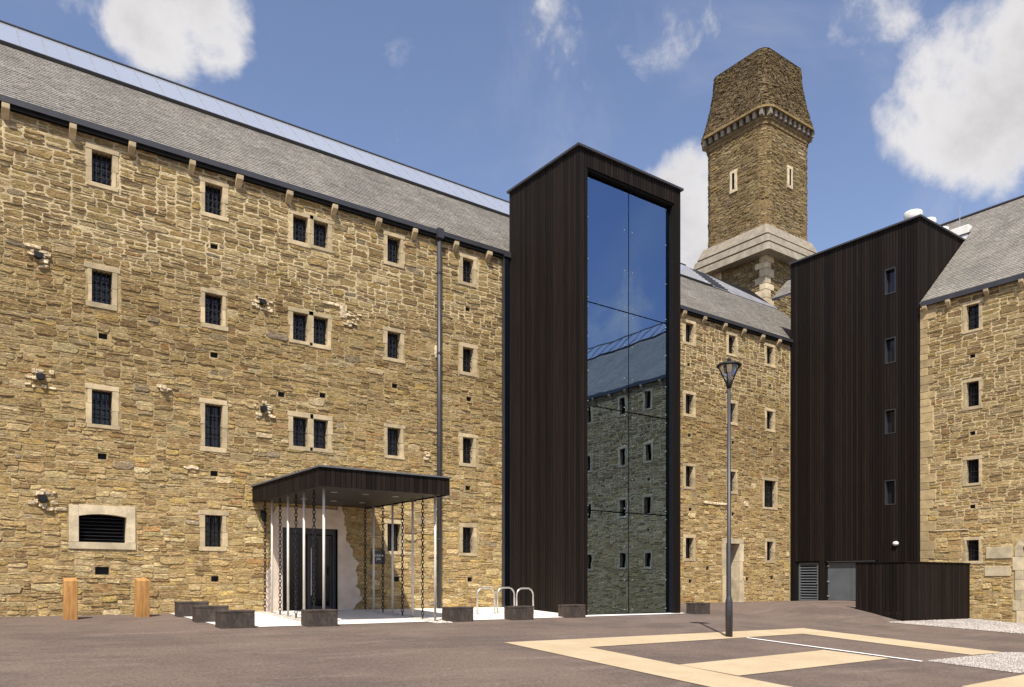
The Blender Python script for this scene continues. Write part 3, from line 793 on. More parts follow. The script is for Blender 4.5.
# ------------------------------------------------------------------ lift tower
tow = thing('lift_tower', (18.15, 19.9, ground_z(18, 20)), 'tall black timber clad lift tower with full height glass front', 'tower')
TX0, TX1, TY0, TY1, TZ = 15.86, 20.52, 18.1, 21.74, 14.3
m = MB()
m.box(TX0 + .06, TX0 + .30, TY0 + .06, TY1, -1.0, TZ - .1); m.box(TX1 - .28, TX1 - .06, TY0 + .06, TY1, -1.0, TZ - .1)
m.box(TX0 + .30, TX1 - .28, TY0 + .06, TY0 + .5, 13.74, TZ - .1); m.box(TX0 + .30, TX1 - .28, TY1 - .2, TY1, -1.0, TZ - .1); m.box(TX0 + .30, TX1 - .28, TY0 + .5, TY1 - .2, TZ - .4, TZ - .1)
core = m.build('core', 'core', tow)
def boards(faces, parent, w=.135, gap=.012, th=.035, seed=1, holes=()):
    """vertical boards on a facade frame: each one an object"""
    rg = random.Random(seed)
    for (P, u0, u1, v0f, v1) in faces:
        n = max(1, round((u1 - u0) / w)); st = (u1 - u0) / n
        for k in range(n):
            a, b = u0 + k * st + gap / 2, u0 + (k + 1) * st - gap / 2
            lo = v0f((a + b) / 2) if callable(v0f) else v0f
            segs = [(lo, v1)]
            for (ha, hb, hc, hd) in holes:
                if a < hb and b > ha:
                    new = []
                    for (c, d) in segs:
                        if hd <= c or hc >= d: new.append((c, d)); continue
                        if hc - c > .03: new.append((c, hc))
                        if d - hd > .03: new.append((hd, d))
                    segs = new
            for (c, d) in segs:
                m = MB(); e = rg.uniform(-.004, .004); fbox(m, P, a, b, c, d, 0, th + e); m.build('board', 'board', parent)
PTl = lambda u, v, d: (TX0 + .06 - .02 - d, -u, v)
PTf = lambda u, v, d: (u, TY0 + .06 - .02 - d, v)
PTr = lambda u, v, d: (TX1 - .06 + .02 + d, u, v)
boards([(PTl, -TY1, -TY0 - .005, lambda u: ground_z(TX0, -u) + .03, TZ - .03), (PTf, TX0 + .045, TX0 + .36, lambda u: ground_z(u, TY0) + .03, TZ - .03),
        (PTf, TX1 - .32, TX1 - .045, lambda u: ground_z(u, TY0) + .03, TZ - .03), (PTf, TX0 + .36, TX1 - .32, 13.75, TZ - .03), (PTr, TY0 + .005, TY1, -.6, TZ - .03)], core, .125, .024)
m = MB(); m.box(TX0 - .07, TX1 + .07, TY0 - .07, TY1 + .05, TZ - .028, TZ + .05); m.build('coping', 'metal', tow, False, .01)
GX0, GX1, GY = TX0 + .37, TX1 - .33, TY0 + .20
lev = [-.20, 3.1, 6.4, 9.66, 13.72]; gm = (GX0 + GX1) / 2
m = MB(); m.box(GX0 - .05, GX0 + .035, GY - .16, GY + .12, -.6, 13.735); m.box(GX1 - .035, GX1 + .05, GY - .16, GY + .12, -.6, 13.735); m.box(GX0 + .035, GX1 - .035, GY - .15, GY + .1, 13.68, 13.733); m.box(GX0 + .035, GX1 - .035, GY - .06, GY + .1, -.6, -.19); m.build('glazing_frame', 'core', tow)
bolt = MB(); bolt.tube([(0, 0, 0), (0, -.022, 0)], .016, 10); bolt.tube([(0, .03, 0), (0, .14, 0)], .02, 8); bolt_me = bolt.mesh('bolt', 'steel')
for i in range(2):
    for j in range(4):
        xa, xb = (GX0 + .04, gm - .018) if i == 0 else (gm + .018, GX1 - .04)
        za, zb = lev[j] + .018, lev[j + 1] - .018
        if j == 3: zb -= .05
        q = MB(); q.box(xa, xb, GY, GY + .024, za, zb); pn = q.build('glass_pane', 'coated', tow)
        for bx in (xa + .14, xb - .18):
            for bz in (za + .12, za + (zb - za) / 3, za + (zb - za) * 2 / 3, zb - .12):
                o = bpy.data.objects.new('bolt', bolt_me); link(o, pn); o.location = (bx, GY, bz)
m = MB(); m.box(gm - .022, gm + .022, GY + .03, GY + .13, -.5, 13.70); m.build('mullion', 'core', tow)
for z in lev[1:4]: m = MB(); m.box(GX0 + .04, GX1 - .04, GY + .131, GY + .2, z - .018, z + .018); m.build('transom', 'core', tow)
# what stands inside the glass: landings, guide rails, lift shaft
for z in (3.0, 6.0, 9.0): m = MB(); m.box(TX0 + .301, TX1 - .281, 19.6, TY1 - .201, z - .15, z + .1); m.build('landing', 'inner', tow)
for x in (16.75, 17.35, 17.6, 18.6, 19.1, 19.4): m = MB(); m.box(x - .03, x + .03, 18.8, 18.88, -.6, 12.9); m.build('guide_rail', 'pale_post', tow)
m = MB(); m.box(16.9, 19.3, 20.6, 21.5, -.6, 13.0); m.build('lift_shaft', 'inner', tow)

# ------------------------------------------------------------------ black stair block at the corner
blk = thing('stair_block', (34.5, 18.8, ground_z(32, 19)), 'black timber clad stair block in the corner with four small windows', 'building')
BX0, BX1, BY0, BY1, BZ = XW, 36.8, 15.76, 21.77, 15.78
PB = lambda u, v, d: (BX0 + .04 - d, -u, v)
PBr = lambda u, v, d: (u, BY0 + .04 - d, v)
wins = [(-17.23, -16.76, 12.98, 14.05), (-17.23, -16.76, 10.05, 11.12), (-17.23, -16.76, 7.07, 8.10), (-17.23, -16.76, 4.07, 5.12)]
doors = [(-21.44, -20.32, -.7, 1.76), (-19.96, -17.60, -.7, 1.74)]
bcore = mortar_wall(lambda u, v, d: PB(u, v, d), -BY1, -BY0 - .05, -1.0, BZ - .1, wins + doors, 'core', blk, .35, 'core')
m = MB(); m.box(BX0 + .40, BX1, BY0 + .05, BY1, -1.0, BZ - .1); m.box(BX0 + .05, BX0 + .4, BY0 + .041, BY0 + .06, 8, BZ - .1); m.build('body', 'core', blk)
boards([(PB, -BY1, -BY0 + .0, lambda u: ground_z(BX0, -u) + .02, BZ - .03)], bcore, .125, .022, .035, 7, wins + doors)
boards([(PBr, BX0 + .01, BX1, 11.2, BZ - .03)], bcore, .125, .022, .035, 8)
m = MB(); m.box(BX0 - .08, BX1 + .05, BY0 - .08, BY1 + .04, BZ - .028, BZ + .05); m.build('coping', 'metal', blk, False, .01)
for (a, b, c, d) in wins:
    f = MB(); t_ = .04
    for (u0, u1, v0, v1) in ((a, b, c, c + t_), (a, b, d - t_, d), (a, a + t_, c + t_, d - t_), (b - t_, b, c + t_, d - t_)): fbox(f, PB, u0 + .004, u1 - .004, v0, v1, -.20, .045)
    w = f.build('window', 'metal', blk)
    p_ = MB(); fbox(p_, PB, a + t_, b - t_, c + t_, d - t_, -.18, -.16); p_.build('pane', 'glass', w)
# louvred door
a, b, c, d = doors[0]
gz = ground_z(XW, 20.9)
f = MB()
for (u0, u1, v0, v1) in ((a + .05, a + .13, gz, 1.70), (b - .13, b - .05, gz, 1.70), (a + .13, b - .13, 1.62, 1.70), (a + .13, b - .13, gz, gz + .1)): fbox(f, PB, u0, u1, v0, v1, -.16, -.05)
ld = f.build('louvre_door', 'grey', blk)
z = gz + .14
while z < 1.58:
    s_ = MB(); s_.hexa([PB(a + .13, z, -.06), PB(b - .13, z, -.06), PB(b - .13, z + .05, -.13), PB(a + .13, z + .05, -.13), PB(a + .13, z + .025, -.06), PB(b - .13, z + .025, -.06), PB(b - .13, z + .075, -.13), PB(a + .13, z + .075, -.13)])
    s_.build('slat', 'grey', ld); z += .125
s_ = MB(); fbox(s_, PB, a + .05, b - .05, gz, 1.7, -.30, -.25); s_.build('backing', 'black', ld)
s_ = MB(); s_.tube([PB(b - .09, .75, -.05), PB(b - .09, .75, .0)], .025, 8); s_.build('handle', 'steel', ld)
a, b, c, d = doors[1]; gz = ground_z(XW, 19)
f = MB(); fbox(f, PB, a + .05, (a + b) / 2 - .004, gz + .01, 1.68, -.12, -.06); gd = f.build('plant_door', 'grey', blk)
f = MB(); fbox(f, PB, (a + b) / 2 + .004, b - .05, gz + .01, 1.68, -.12, -.06); f.build('plant_door', 'grey', blk)
for z in (.15, .8, 1.5):
    h_ = MB(); fbox(h_, PB, a + .03, a + .14, z, z + .06, -.06, -.03); h_.build('hinge', 'steel', gd)
f = MB(); fbox(f, PB, a + .05, b - .05, 1.70, 1.74, -.1, .06); f.build('door_head', 'metal', blk)
# bulkhead lamp
lm = thing('bulkhead_lamp', (XW - .1, 16.74, 2.43), 'round white bulkhead lamp on the black stair block', 'lamp')
m = MB(); vs = []
prof = [(.15, .0), (.155, .03), (.15, .06), (.12, .10), (.07, .125), (.02, .135)]
m2 = MB(); m2.lathe(prof, 18); m2.v = [(XW - z * .9, 16.74 + x * .8, 2.43 + y * .62) for x, y, z in m2.v]; m2.build('diffuser', 'white', lm, True)
m2 = MB(); m2.lathe([(.17, .0), (.172, .03)], 18); m2.v = [(XW + .001 - z, 16.74 + x * .8, 2.43 + y * .64) for x, y, z in m2.v]; m2.build('back_plate', 'grey', lm)
# round roof cowls
def cowl(x, y, r, h, label):
    o = thing('roof_cowl', (x, y, BZ + .04), label, 'roof vent', 'round white cowls on the stair block')
    m = MB(); m.lathe([(r * .9, 0), (r * .9, h * .35)], 20, (x, y, BZ - .1)); m.build('curb', 'metal', o)
    m = MB(); m.lathe([(r * .82, h * .3), (r, h * .42), (r, h * .85), (r * .94, h * .93), (r * .6, h), (r * .05, h * 1.02)], 24, (x, y, BZ - .02)); m.build('hood', 'white', o, True)
cowl(32.95, 16.35, .36, .62, 'largest round white cowl at the near corner of the black block roof')
cowl(34.15, 16.3, .31, .62, 'middle white cowl of the three on the black block roof')
cowl(35.35, 16.25, .24, .55, 'small white cowl nearest the slate slope on the black block')

# ------------------------------------------------------------------ right wing
PR = lambda u, v, d: (XW - d, -u, v)
rw = thing('right_wing', (XW, 6, ground_z(XW, 8)), 'right-hand rubble stone wing with quoined corner and steep slate roof', 'building')
rgr = random.Random(5)
holes, blocks = [], []
U0, U1 = -15.74, 16.0
ucols = [-13.96, -11.05, -8.3, -5.92, -3.87, -.9, 2.3, 5.1, 7.9, 10.7]
for ci, a in enumerate(ucols):
    for ri, (c, d) in enumerate([(10.62, 11.60), (7.64, 8.60), (4.66, 5.58), (1.64, 2.45)]):
        if ci == 1 and ri == 3: continue
        h, bl = window(PR, rw, a, a + .45, c, d, rgr, detail=ci < 3); holes.append(h); blocks.append(bl)
for a in ucols[:4]:
    for z in (9.6, 6.6, 3.75):
        r = vent(PR, rw, a + .22, z); holes.append(r); blocks.append((r[0] - .02, r[1] + .02, r[2] - .02, r[3] + .02))
# arched doorway at the picture's edge
a0, a1, b1 = -12.0, -10.85, 2.05
holes.append((a0 - .02, a1 + .02, -1.6, b1 + .30)); blocks.append((a0 - .32, a1 + .32, -1.6, b1 + .62))
m = MB(); fbox(m, PR, a0, a1, -1.6, b1 + .28, -.42, -.36); ad = m.build('doorway', 'grey', rw)
N = 9
for k in range(N):
    q0, q1 = math.pi * (1 - k / N), math.pi * (1 - (k + 1) / N); cu = (a0 + a1) / 2; hw = (a1 - a0) / 2; g_ = .008
    pin = [(cu + hw * math.cos(q), b1 + .26 * math.sin(q)) for q in (q0 - g_, q1 + g_)]; pout = [(cu + (hw + .26) * math.cos(q), b1 + .52 * math.sin(q)) for q in (q0 - g_, q1 + g_)]
    s_ = MB(); P4 = [pin[0], pin[1], pout[1], pout[0]]
    s_.hexa([PR(u, v, .03) for u, v in P4] + [PR(u, v, -.42) for u, v in P4]); s_.build('voussoir', 'granite_pale', ad)
z = -1.2
while z < b1 - .05:
    hgt = min(rgr.uniform(.3, .5), b1 - z)
    for sd in (0, 1):
        e = rgr.uniform(.2, .36); u0, u1 = (a0 - e, a0) if sd == 0 else (a1, a1 + e)
        s_ = MB(); fbox(s_, PR, u0, u1, z + .004, z + hgt - .004, -.42, .03); s_.build('jamb', 'granite_pale', ad, False, .01)
    z += hgt
# corner quoins and the pale squared stones beside the doorway
z = -1.0; k = 0
while z < EAVE - .2:
    hgt = rgr.uniform(.26, .42); w_ = rgr.choice([.34, .55]) + rgr.uniform(-.08, .08)
    s_ = MB(); fbox(s_, PR, U0 + .01, U0 + w_, z + .006, min(z + hgt, EAVE - .13) - .006, -.3, .036); s_.build('quoin', 'quoin', rw, False, .012)
    blocks.append((U0, U0 + w_, z, z + hgt)); z += hgt
for (u0, u1, v0, v1) in [(-13.25, -12.35, 1.72, 2.15), (-13.3, -12.4, 1.05, 1.42), (-15.2, -13.9, 2.85, 2.90)]:
    s_ = MB(); fbox(s_, PR, u0, u1, v0, v1, -.2, .036); s_.build('ashlar_block', 'granite_pale', rw, False, .012); blocks.append((u0, u1, v0, v1))
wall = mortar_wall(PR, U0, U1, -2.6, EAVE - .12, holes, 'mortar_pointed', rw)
rects = pack(U0, U1, -1.9, EAVE - .14, blocks, .09, .064, rgr, wall_sizer)
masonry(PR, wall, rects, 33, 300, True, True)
for u in [-15.5, -14.6, -13.2, -12.0, -10.7, -9.4, -8, -6.7, -5.3, -4, -2.6, -1.3, 0, 1.4]:
    m = MB(); zt = EAVE - .15; vs = []
    for uu in (u - .08, u + .08): vs += [PR(uu, zt - .34, -.05), PR(uu, zt - .25, .03), PR(uu, zt - .10, .20), PR(uu, zt - .004, .215), PR(uu, zt - .004, -.02)]
    m.add(vs, [(0, 1, 2, 3, 4), (9, 8, 7, 6, 5), (0, 5, 6, 1), (1, 6, 7, 2), (2, 7, 8, 3), (3, 8, 9, 4)]); m.build('corbel', 'granite', rw, False, .012)
m = MB(); m.box(XW - .17, XW - .155, -U1, -U0 - .1, EAVE - .14, EAVE + .06); m.box(XW - .154, XW - .03, -U1, -U0 - .1, EAVE - .14, EAVE - .12); m.box(XW - .045, XW - .03, -U1, -U0 - .1, EAVE - .119, EAVE + .03); m.build('gutter', 'metal', rw)
m = MB(); m.box(XW - .028, XW + .02, -U1, -U0 - .1, EAVE - .118, EAVE - .10); m.build('soffit', 'core', rw)
PRs = slope_map('R'); SR0, SR1 = 6.4, 8.3
rf = MB(); rf.hexa([PRs(U0 + .02, 0, 0), PRs(U1, 0, 0), PRs(U1, SR1, 0), PRs(U0 + .02, SR1, 0), PRs(U0 + .02, 0, -.12), PRs(U1, 0, -.12), PRs(U1, SR1, -.12), PRs(U0 + .02, SR1, -.12)])
xr, _, zr2 = PRs(0, SR1, 0)
SB = (36.83 - XW + .10) / .7433
rf.hexa([PRs(-26, SB, 0), PRs(U0 + .02, SB, 0), PRs(U0 + .02, SR1, 0), PRs(-26, SR1, 0), PRs(-26, SB, -.12), PRs(U0 + .02, SB, -.12), PRs(U0 + .02, SR1, -.12), PRs(-26, SR1, -.12)])
rf.add([(xr, -U1, zr2), (xr, 26, zr2), (xr + 5.9, 26, zr2 - 5.3), (xr + 5.9, -U1, zr2 - 5.3)], [(0, 1, 2, 3)])
roof = rf.build('roof', 'lead', rw)
slates(PRs, U0 + .02, -9.0, 0, SR1, 9, roof)
slates(PRs, -9.0, U1, 0, SR0, 10, roof)
slates(PRs, -26, U0 + .02, SB, SR1, 12, roof)
m = MB(); fbox(m, PRs, -26, -9.0, SR1 - .06, SR1 + .05, -.03, .09); m.build('ridge_tile', 'metal', roof)
m = MB(); fbox(m, PRs, -9.0, U1, SR0, SR0 + .07, -.02, .11); fbox(m, PRs, -9.0, U1, SR1 - .05, SR1 + .04, -.02, .12); m.build('skylight_frame', 'metal', roof)
u = -9.0; pm = None
while u < U1 - .7:
    if pm is None:
        q = MB(); fbox(q, PRs, .02, .94, SR0 + .072, SR1 - .052, .02, .075); pm = q.mesh('skylight_pane', 'skylight'); q = MB(); fbox(q, PRs, -.02, .02, SR0 + .071, SR1 - .051, .02, .10); bm2 = q.mesh('glazing_bar', 'metal')
    for nm, me in (('skylight_pane', pm), ('glazing_bar', bm2)): o = bpy.data.objects.new(nm, me); link(o, roof); o.location.y = -u
    u += .96
ov = thing('roof_outlet', (37.0, 16.6, 15.9), 'white rendered roof outlet with thin mast behind the black block', 'roof vent')
m = MB(); m.box(36.86, 37.35, 15.85, 16.9, 15.75, 16.75); m.build('upstand', 'white', ov, False, .03)
m = MB(); m.tube([(37.05, 16.3, 16.7), (37.05, 16.3, 17.8)], .02, 6); m.build('mast', 'steel', ov)

# ------------------------------------------------------------------ stone tower behind
tw = thing('stone_tower', (39.75, 29.07, 12), 'tall square stone ventilation tower with flared cap above the roofs', 'tower')
TCX, TCY = 39.75, 29.07
def ring_path(h, ch):
    """perimeter of a square of half-size h with chamfered corners, as points"""
    pts = []
    for k in range(4):
        a = math.pi / 2 * k
        for (x, y) in ((h, -h + ch), (h, h - ch)):
            pts.append((x * math.cos(a) - y * math.sin(a), x * math.sin(a) + y * math.cos(a)))
    # rounded corner: subdivide each corner chord
    out = []
    for k in range(8):
        out.append(Vector(pts[k]))
        if k % 2 == 1:
            p, q = Vector(pts[k]), Vector(pts[(k + 1) % 8]); c = (p + q) / 2; dirv = c.normalized()
            out.append(c + dirv * ch * .22)
    return out
def wrap(hfun, ch, z0):
    base = ring_path(1.0, ch); n = len(base)
    cum = [0]
    for k in range(n): cum.append(cum[-1] + (base[(k + 1) % n] - base[k]).length)
    L = cum[-1]
    def P(u, v, d):
        u = (u % L); k = 0
        while k < n - 1 and cum[k + 1] < u: k += 1
        t_ = (u - cum[k]) / (cum[k + 1] - cum[k]); p = base[k] * (1 - t_) + base[(k + 1) % n] * t_
        s_ = hfun(v) + d; return (TCX + p.x * s_, TCY + p.y * s_, v)
    return P, L
def tower_core(hfun, ch, levels, mat, name, parent):
    base = ring_path(1.0, ch); n = len(base); vs = []; fs = []
    for z in levels: vs += [(TCX + p.x * hfun(z), TCY + p.y * hfun(z), z) for p in base]
    for i in range(len(levels) - 1):
        for k in range(n): fs.append((i * n + k, i * n + (k + 1) % n, (i + 1) * n + (k + 1) % n, (i + 1) * n + k))
    fs.append(tuple(range((len(levels) - 1) * n, len(levels) * n))); fs.append(tuple(range(n - 1, -1, -1)))
    m = MB(); m.add(vs, fs); return m.build(name, mat, parent)
rgt = random.Random(77)
def tower_stones(hfun, ch, z0, z1, cw, chh, parent, dark, prot, blk_=()):
    P, L = wrap(hfun, ch, z0); hm = hfun((z0 + z1) / 2)
    rr = pack(0, L, z0, z1, blk_, cw / hm, chh, rgt, lambda rg, v, u: (rg.choices([2, 3, 4, 5], [3, 4, 3, 1])[0], rg.choices([1, 2, 3], [4, 3, 1])[0]))
    mb = MB()
    for r in rr:
        # rectangles are in path units across and metres up: scale the gap accordingly
        u0, u1, v0, v1 = r; c = stone_col(rgt, dark, 6); c = (c[0] * .84, c[1] * .87, c[2] * .96)
        g_ = .014; pts = [(u0 + g_ / hm, v0 + g_), (u1 - g_ / hm, v0 + g_), (u1 - g_ / hm, v1 - g_), (u0 + g_ / hm, v1 - g_)]
        pts = [(a + rgt.uniform(-.012, .012), b + rgt.uniform(-.012, .012)) for a, b in pts]; pr = rgt.uniform(*prot)
        cu, cv = (u0 + u1) / 2, (v0 + v1) / 2
        vs = [P(a, b, -.02) for a, b in pts] + [P(a + (cu - a) * .12, b + (cv - b) * .12, pr + rgt.uniform(-.012, .012)) for a, b in pts]
        mb.add(vs, [(0, 1, 5, 4), (1, 2, 6, 5), (2, 3, 7, 6), (3, 0, 4, 7), (4, 5, 6, 7)], c)
    return stuff(mb.build('rubble_stones', 'stone', parent))
# lower stage
hb = lambda z: 2.14
cr = tower_core(hb, .10, [8, 19.5], 'mortar_dark', 'base_stage', tw)
tower_stones(hb, .10, 12.5, 19.4, .10, .075, cr, .95, (.01, .05))
z = 13.0; k = 0
while z < 19.2:
    hh = rgt.uniform(.3, .5); m = MB(); e = (.75 if k % 2 else .45); f = (.45 if k % 2 else .75); x0, y0 = TCX - 2.21, TCY - 2.21
    m.box(x0, x0 + e, y0, y0 + f, z + .01, z + hh - .01); m.build('quoin', 'granite_pale', tw, False, .02); z += hh; k += 1
m = MB(); m.box(TCX - 2.22, TCX - 2.0, TCY + .9, TCY + 2.1, 17.2, 19.3); m.build('pale_patch', 'pale_mortar', tw)
# three weathered steps
for i, (za, zb, ha, hb_) in enumerate([(19.25, 19.66, 2.86, 2.80), (19.66, 19.80, 2.56, 2.56), (19.80, 20.20, 2.72, 2.64), (20.20, 20.34, 2.40, 2.40), (20.34, 20.98, 2.54, 2.28)]):
    m = MB(); 
    o_ = tower_core(lambda z, za=za, zb=zb, ha=ha, hb_=hb_: ha + (hb_ - ha) * (z - za) / (zb - za), .05, [za, za + (zb - za) * .5, zb], 'granite_grey' if i % 2 == 0 else 'mortar_dark', 'weathered_step', tw)
# shaft
hs = lambda z: 2.20
sh = tower_core(hs, .22, [20.9, 27.4], 'mortar_dark', 'shaft', tw)
P_, L_ = wrap(hs, .22, 20.9)
tower_stones(hs, .22, 21.0, 26.9, .085, .065, sh, .85, (.0, .035))
# slit windows: left face looks to -X, right face to -Y
for (axis_) in (0, 1):
    Pf = (lambda u, v, d: (TCX - 2.20 - d, TCY - u, v)) if axis_ == 0 else (lambda u, v, d: (TCX + u, TCY - 2.20 - d, v))
    zc = 24.3
    m = MB(); fbox(m, Pf, -.09, .09, zc - .5, zc + .45, -.05, .062); sl = m.build('slit_window', 'black', tw)
    for nm, (a, b, c, d) in (('lintel', (-.26, .26, zc + .45, zc + .62)), ('sill', (-.26, .26, zc - .68, zc - .5)), ('jamb', (-.24, -.09, zc - .498, zc + .448)), ('jamb', (.09, .24, zc - .498, zc + .448))):
        s_ = MB(); fbox(s_, Pf, a, b, c, d, -.05, .085); s_.build(nm, 'granite_pale', sl, False, .01)
# bracketed cornice
tower_core(lambda z: 2.20 + (.06 if z < 27.0 else .12), .22, [26.78, 26.98, 27.02, 27.12], 'mortar_dark', 'string_course', tw)
for k in range(4):
    a = math.pi / 2 * k
    for i in range(10):
        s_ = -2.02 + i * 4.04 / 9
        m = MB(); q = [(2.18, s_ - .10, 27.13), (2.44, s_ - .10, 27.2), (2.44, s_ + .10, 27.2), (2.18, s_ + .10, 27.13), (2.18, s_ - .10, 27.52), (2.46, s_ - .10, 27.52), (2.46, s_ + .10, 27.52), (2.18, s_ + .10, 27.52)]
        m.hexa([(TCX + x * math.cos(a) - y * math.sin(a), TCY + x * math.sin(a) + y * math.cos(a), z) for x, y, z in q]); m.build('bracket', 'granite_grey', tw)
tower_core(lambda z: 2.58 - .03 * (z - 27.48) / .17, .25, [27.525, 27.68], 'mortar_dark', 'cornice', tw)
def hcap(z):
    t_ = (z - 27.6) / 3.75
    return 1.94 + .58 * (1 - t_) ** 1.7
cp = tower_core(hcap, .22, [27.6 + 3.75 * i / 10 for i in range(11)], 'mortar_cap', 'cap', tw)
tower_stones(hcap, .22, 27.66, 31.3, .045, .035, cp, .50, (.0, .04))
hm_ = MB(); hm_.add([(TCX + p.x * 1.96, TCY + p.y * 1.96, 31.34) for p in ring_path(1, .22)] + [(TCX, TCY, 31.95)], [(k, (k + 1) % 12, 12) for k in range(12)])
hm_.build('cap_top', 'mortar_dark', tw)

# ------------------------------------------------------------------ entrance canopy
KX0, KX1, KY0, KZ0, KZ1 = 7.0, 10.5, 16.94, 3.06, 3.50
can = thing('entrance_canopy', (8.75, 17.0, ground_z(8.7, 17)), 'flat black canopy on thin pale posts over the prison entrance', 'canopy')
m = MB(); m.box(KX0 + .05, KX1 - .05, KY0 + .05, YW - .05, KZ0 + .06, KZ1 - .02); ks = m.build('canopy_deck', 'core', can)
m = MB(); m.box(KX0 + .045, KX1 - .045, KY0 + .045, YW - .06, KZ0 + .03, KZ0 + .058); sf = m.build('soffit', 'soffit', can)
PK1 = lambda u, v, d: (u, KY0 + .045 - d, v); PK2 = lambda u, v, d: (KX0 + .045 - d, -u, v); PK3 = lambda u, v, d: (KX1 - .045 + d, u, v)
boards([(PK1, KX0 + .01, KX1 - .01, KZ0, KZ1 - .01), (PK2, -YW + .06, -KY0 - .01, KZ0, KZ1 - .01), (PK3, KY0 + .01, YW - .06, KZ0, KZ1 - .01)], ks, .13, .014, .035, 4)
m = MB(); m.box(KX0 - .03, KX1 + .03, KY0 - .03, YW - .055, KZ1 - .008, KZ1 + .03); m.build('coping', 'grey', can)
for (x, y) in [(7.9, 18.2), (8.75, 18.2), (9.6, 18.2), (7.9, 20.2), (8.75, 20.2), (9.6, 20.2)]:
    m = MB(); m.lathe([(.085, 0), (.085, .012), (.06, .0125)], 16, (x, y, KZ0 + .016)); m.build('downlight', 'steel', sf)
posts = [(7.3, 20.97), (7.3, 19.76), (7.3, 18.66), (7.3, 17.42), (10.38, 21.05), (10.38, 19.85), (10.38, 18.68), (10.30, 17.35)]
for i, (x, y) in enumerate(posts):
    m = MB(); z = ground_z(x, y); m.tube([(x, y, z), (x, y, KZ0 + .03)], .031, 12)
    m.lathe([(.07, .012), (.07, .022)], 12, (x, y, z)); m.build('post', 'pale_post', can, True)
# rain chains
cl = MB(); NL = 12; vs = []
def link_mesh(mb, z, rot):
    pts = []
    for k in range(NL + 1):
        a = 2 * math.pi * k / NL; r_, l_ = .034, .062
        x = r_ * math.cos(a); zz = l_ * math.sin(a); pts.append((x * math.cos(rot), x * math.sin(rot), z + zz))
    mb.tube(pts, .0105, 6, False)
zz = 0.07; i = 0
while zz < 3.16: link_mesh(cl, zz, R(45) + (math.pi / 2 if i % 2 else 0)); zz += .094; i += 1
chain_me = cl.mesh('rain_chain', 'iron', True)
cx_l = [(7.3, 21.54), (7.3, 20.35), (7.3, 19.2), (7.3, 18.02)]; cx_r = [(10.38, 21.62), (10.38, 20.45), (10.38, 19.27), (10.33, 18.05)]
words = ['nearest the wall', 'second from the wall', 'third from the wall', 'nearest the front edge']
for side, L in (('left', cx_l), ('right', cx_r)):
    for (x, y), w_ in zip(L, words):
        o = bpy.data.objects.new('rain_chain', chain_me); o.location = (x, y, ground_z(x, y) + .012); COL.objects.link(o); o.scale = (1, 1, (KZ0 + .03 - o.location.z) / (zz - .094 + .062))
        tag(o, f'black rain chain under the {side} side of the canopy, {w_}', 'chain', 'rain chains hanging from the canopy')
pp = [[(7.05, 17.3), (7.55, 17.3), (7.55, YW - .1), (7.05, YW - .1)], [(10.13, 17.0), (10.63, 17.0), (10.63, YW - .1), (10.13, YW - .1)]]
for q, sd in zip(pp, ('left', 'right')):
    o = gravel('pebble_strip', [q], 2600, 8, (.012, .026), .014, [(.5, .46, .4), (.6, .56, .5), (.4, .35, .3)]); tag(o, f'strip of pale pebbles under the {sd} row of canopy posts', 'pebbles')
# wall lantern and plaque
lt = thing('wall_lantern', (7.3, YW - .05, 2.6), 'small dark lantern on the stone wall left of the entrance', 'lamp')
m = MB(); m.box(7.25, 7.35, YW - .06, YW - .03, 2.66, 2.86); m.tube([(7.3, YW - .06, 2.8), (7.3, YW - .17, 2.84)], .015, 6); m.build('bracket', 'iron', lt)
m = MB(); m.lathe([(.03, .28), (.09, .2), (.10, .19), (.085, .18), (.06, 0), (.02, -.03)], 10, (7.3, YW - .17, 2.56)); m.build('lantern', 'iron', lt)
pq = thing('wall_plaque', (10.88, YW - .05, 1.6), 'square dark plaque with pale lettering on the wall beside the entrance', 'sign')
m = MB(); m.box(10.66, 11.10, YW - .085, YW - .03, 1.39, 1.80); plate = m.build('plate', 'metal', pq, False, .006)
def text(body, size, u, v):
    cu = bpy.data.curves.new('lettering', 'FONT'); cu.body = body; cu.size = size; cu.align_x = 'CENTER'; cu.extrude = .002
    tmp = bpy.data.objects.new('lettering_tmp', cu); COL.objects.link(tmp); bpy.context.view_layer.update()
    me = bpy.data.meshes.new_from_object(tmp.evaluated_get(bpy.context.evaluated_depsgraph_get())); bpy.data.objects.remove(tmp)
    me.materials.clear(); me.materials.append(MATS['white'])
    me.transform(Matrix.Translation((u, YW - .0885, v)) @ Matrix.Rotation(R(90), 4, 'X'))
    link(bpy.data.objects.new('lettering', me), plate)
text('BODMIN', .095, 10.88, 1.62); text('JAIL', .095, 10.88, 1.52)

# ------------------------------------------------------------------ screened bin enclosure
en = thing('timber_enclosure', (29.7, 14.0, ground_z(29, 14)), 'low black timber boarded enclosure against the right-hand stone wall', 'enclosure')
NX0, NX1, NY0, NY1, NZ = 27.2, 32.24, 13.8, 15.62, 1.53
PE1 = lambda u, v, d: (u, NY0 + .04 - d, v); PE2 = lambda u, v, d: (NX0 + .04 - d, -u, v)
m = MB()
for x in (NX0 + .08, 29.7, NX1 - .08): m.box(x - .04, x + .04, NY0 + .05, NY0 + .13, -1.0, NZ - .05)
m.box(NX0 + .05, NX1, NY0 + .051, NY0 + .10, .9, 1.0); m.box(NX0 + .05, NX1, NY0 + .052, NY0 + .10, -.1, .0)
fe = m.build('frame', 'core', en)
boards([(PE1, NX0 + .005, NX1, lambda u: ground_z(u, NY0) + .03, NZ)], fe, .13, .02, .03, 12)
m = MB(); m.box(NX0 + .045, NX0 + .10, NY0 + .14, NY1, -.25, NZ - .02); gt_ = m.build('gate', 'core', en)
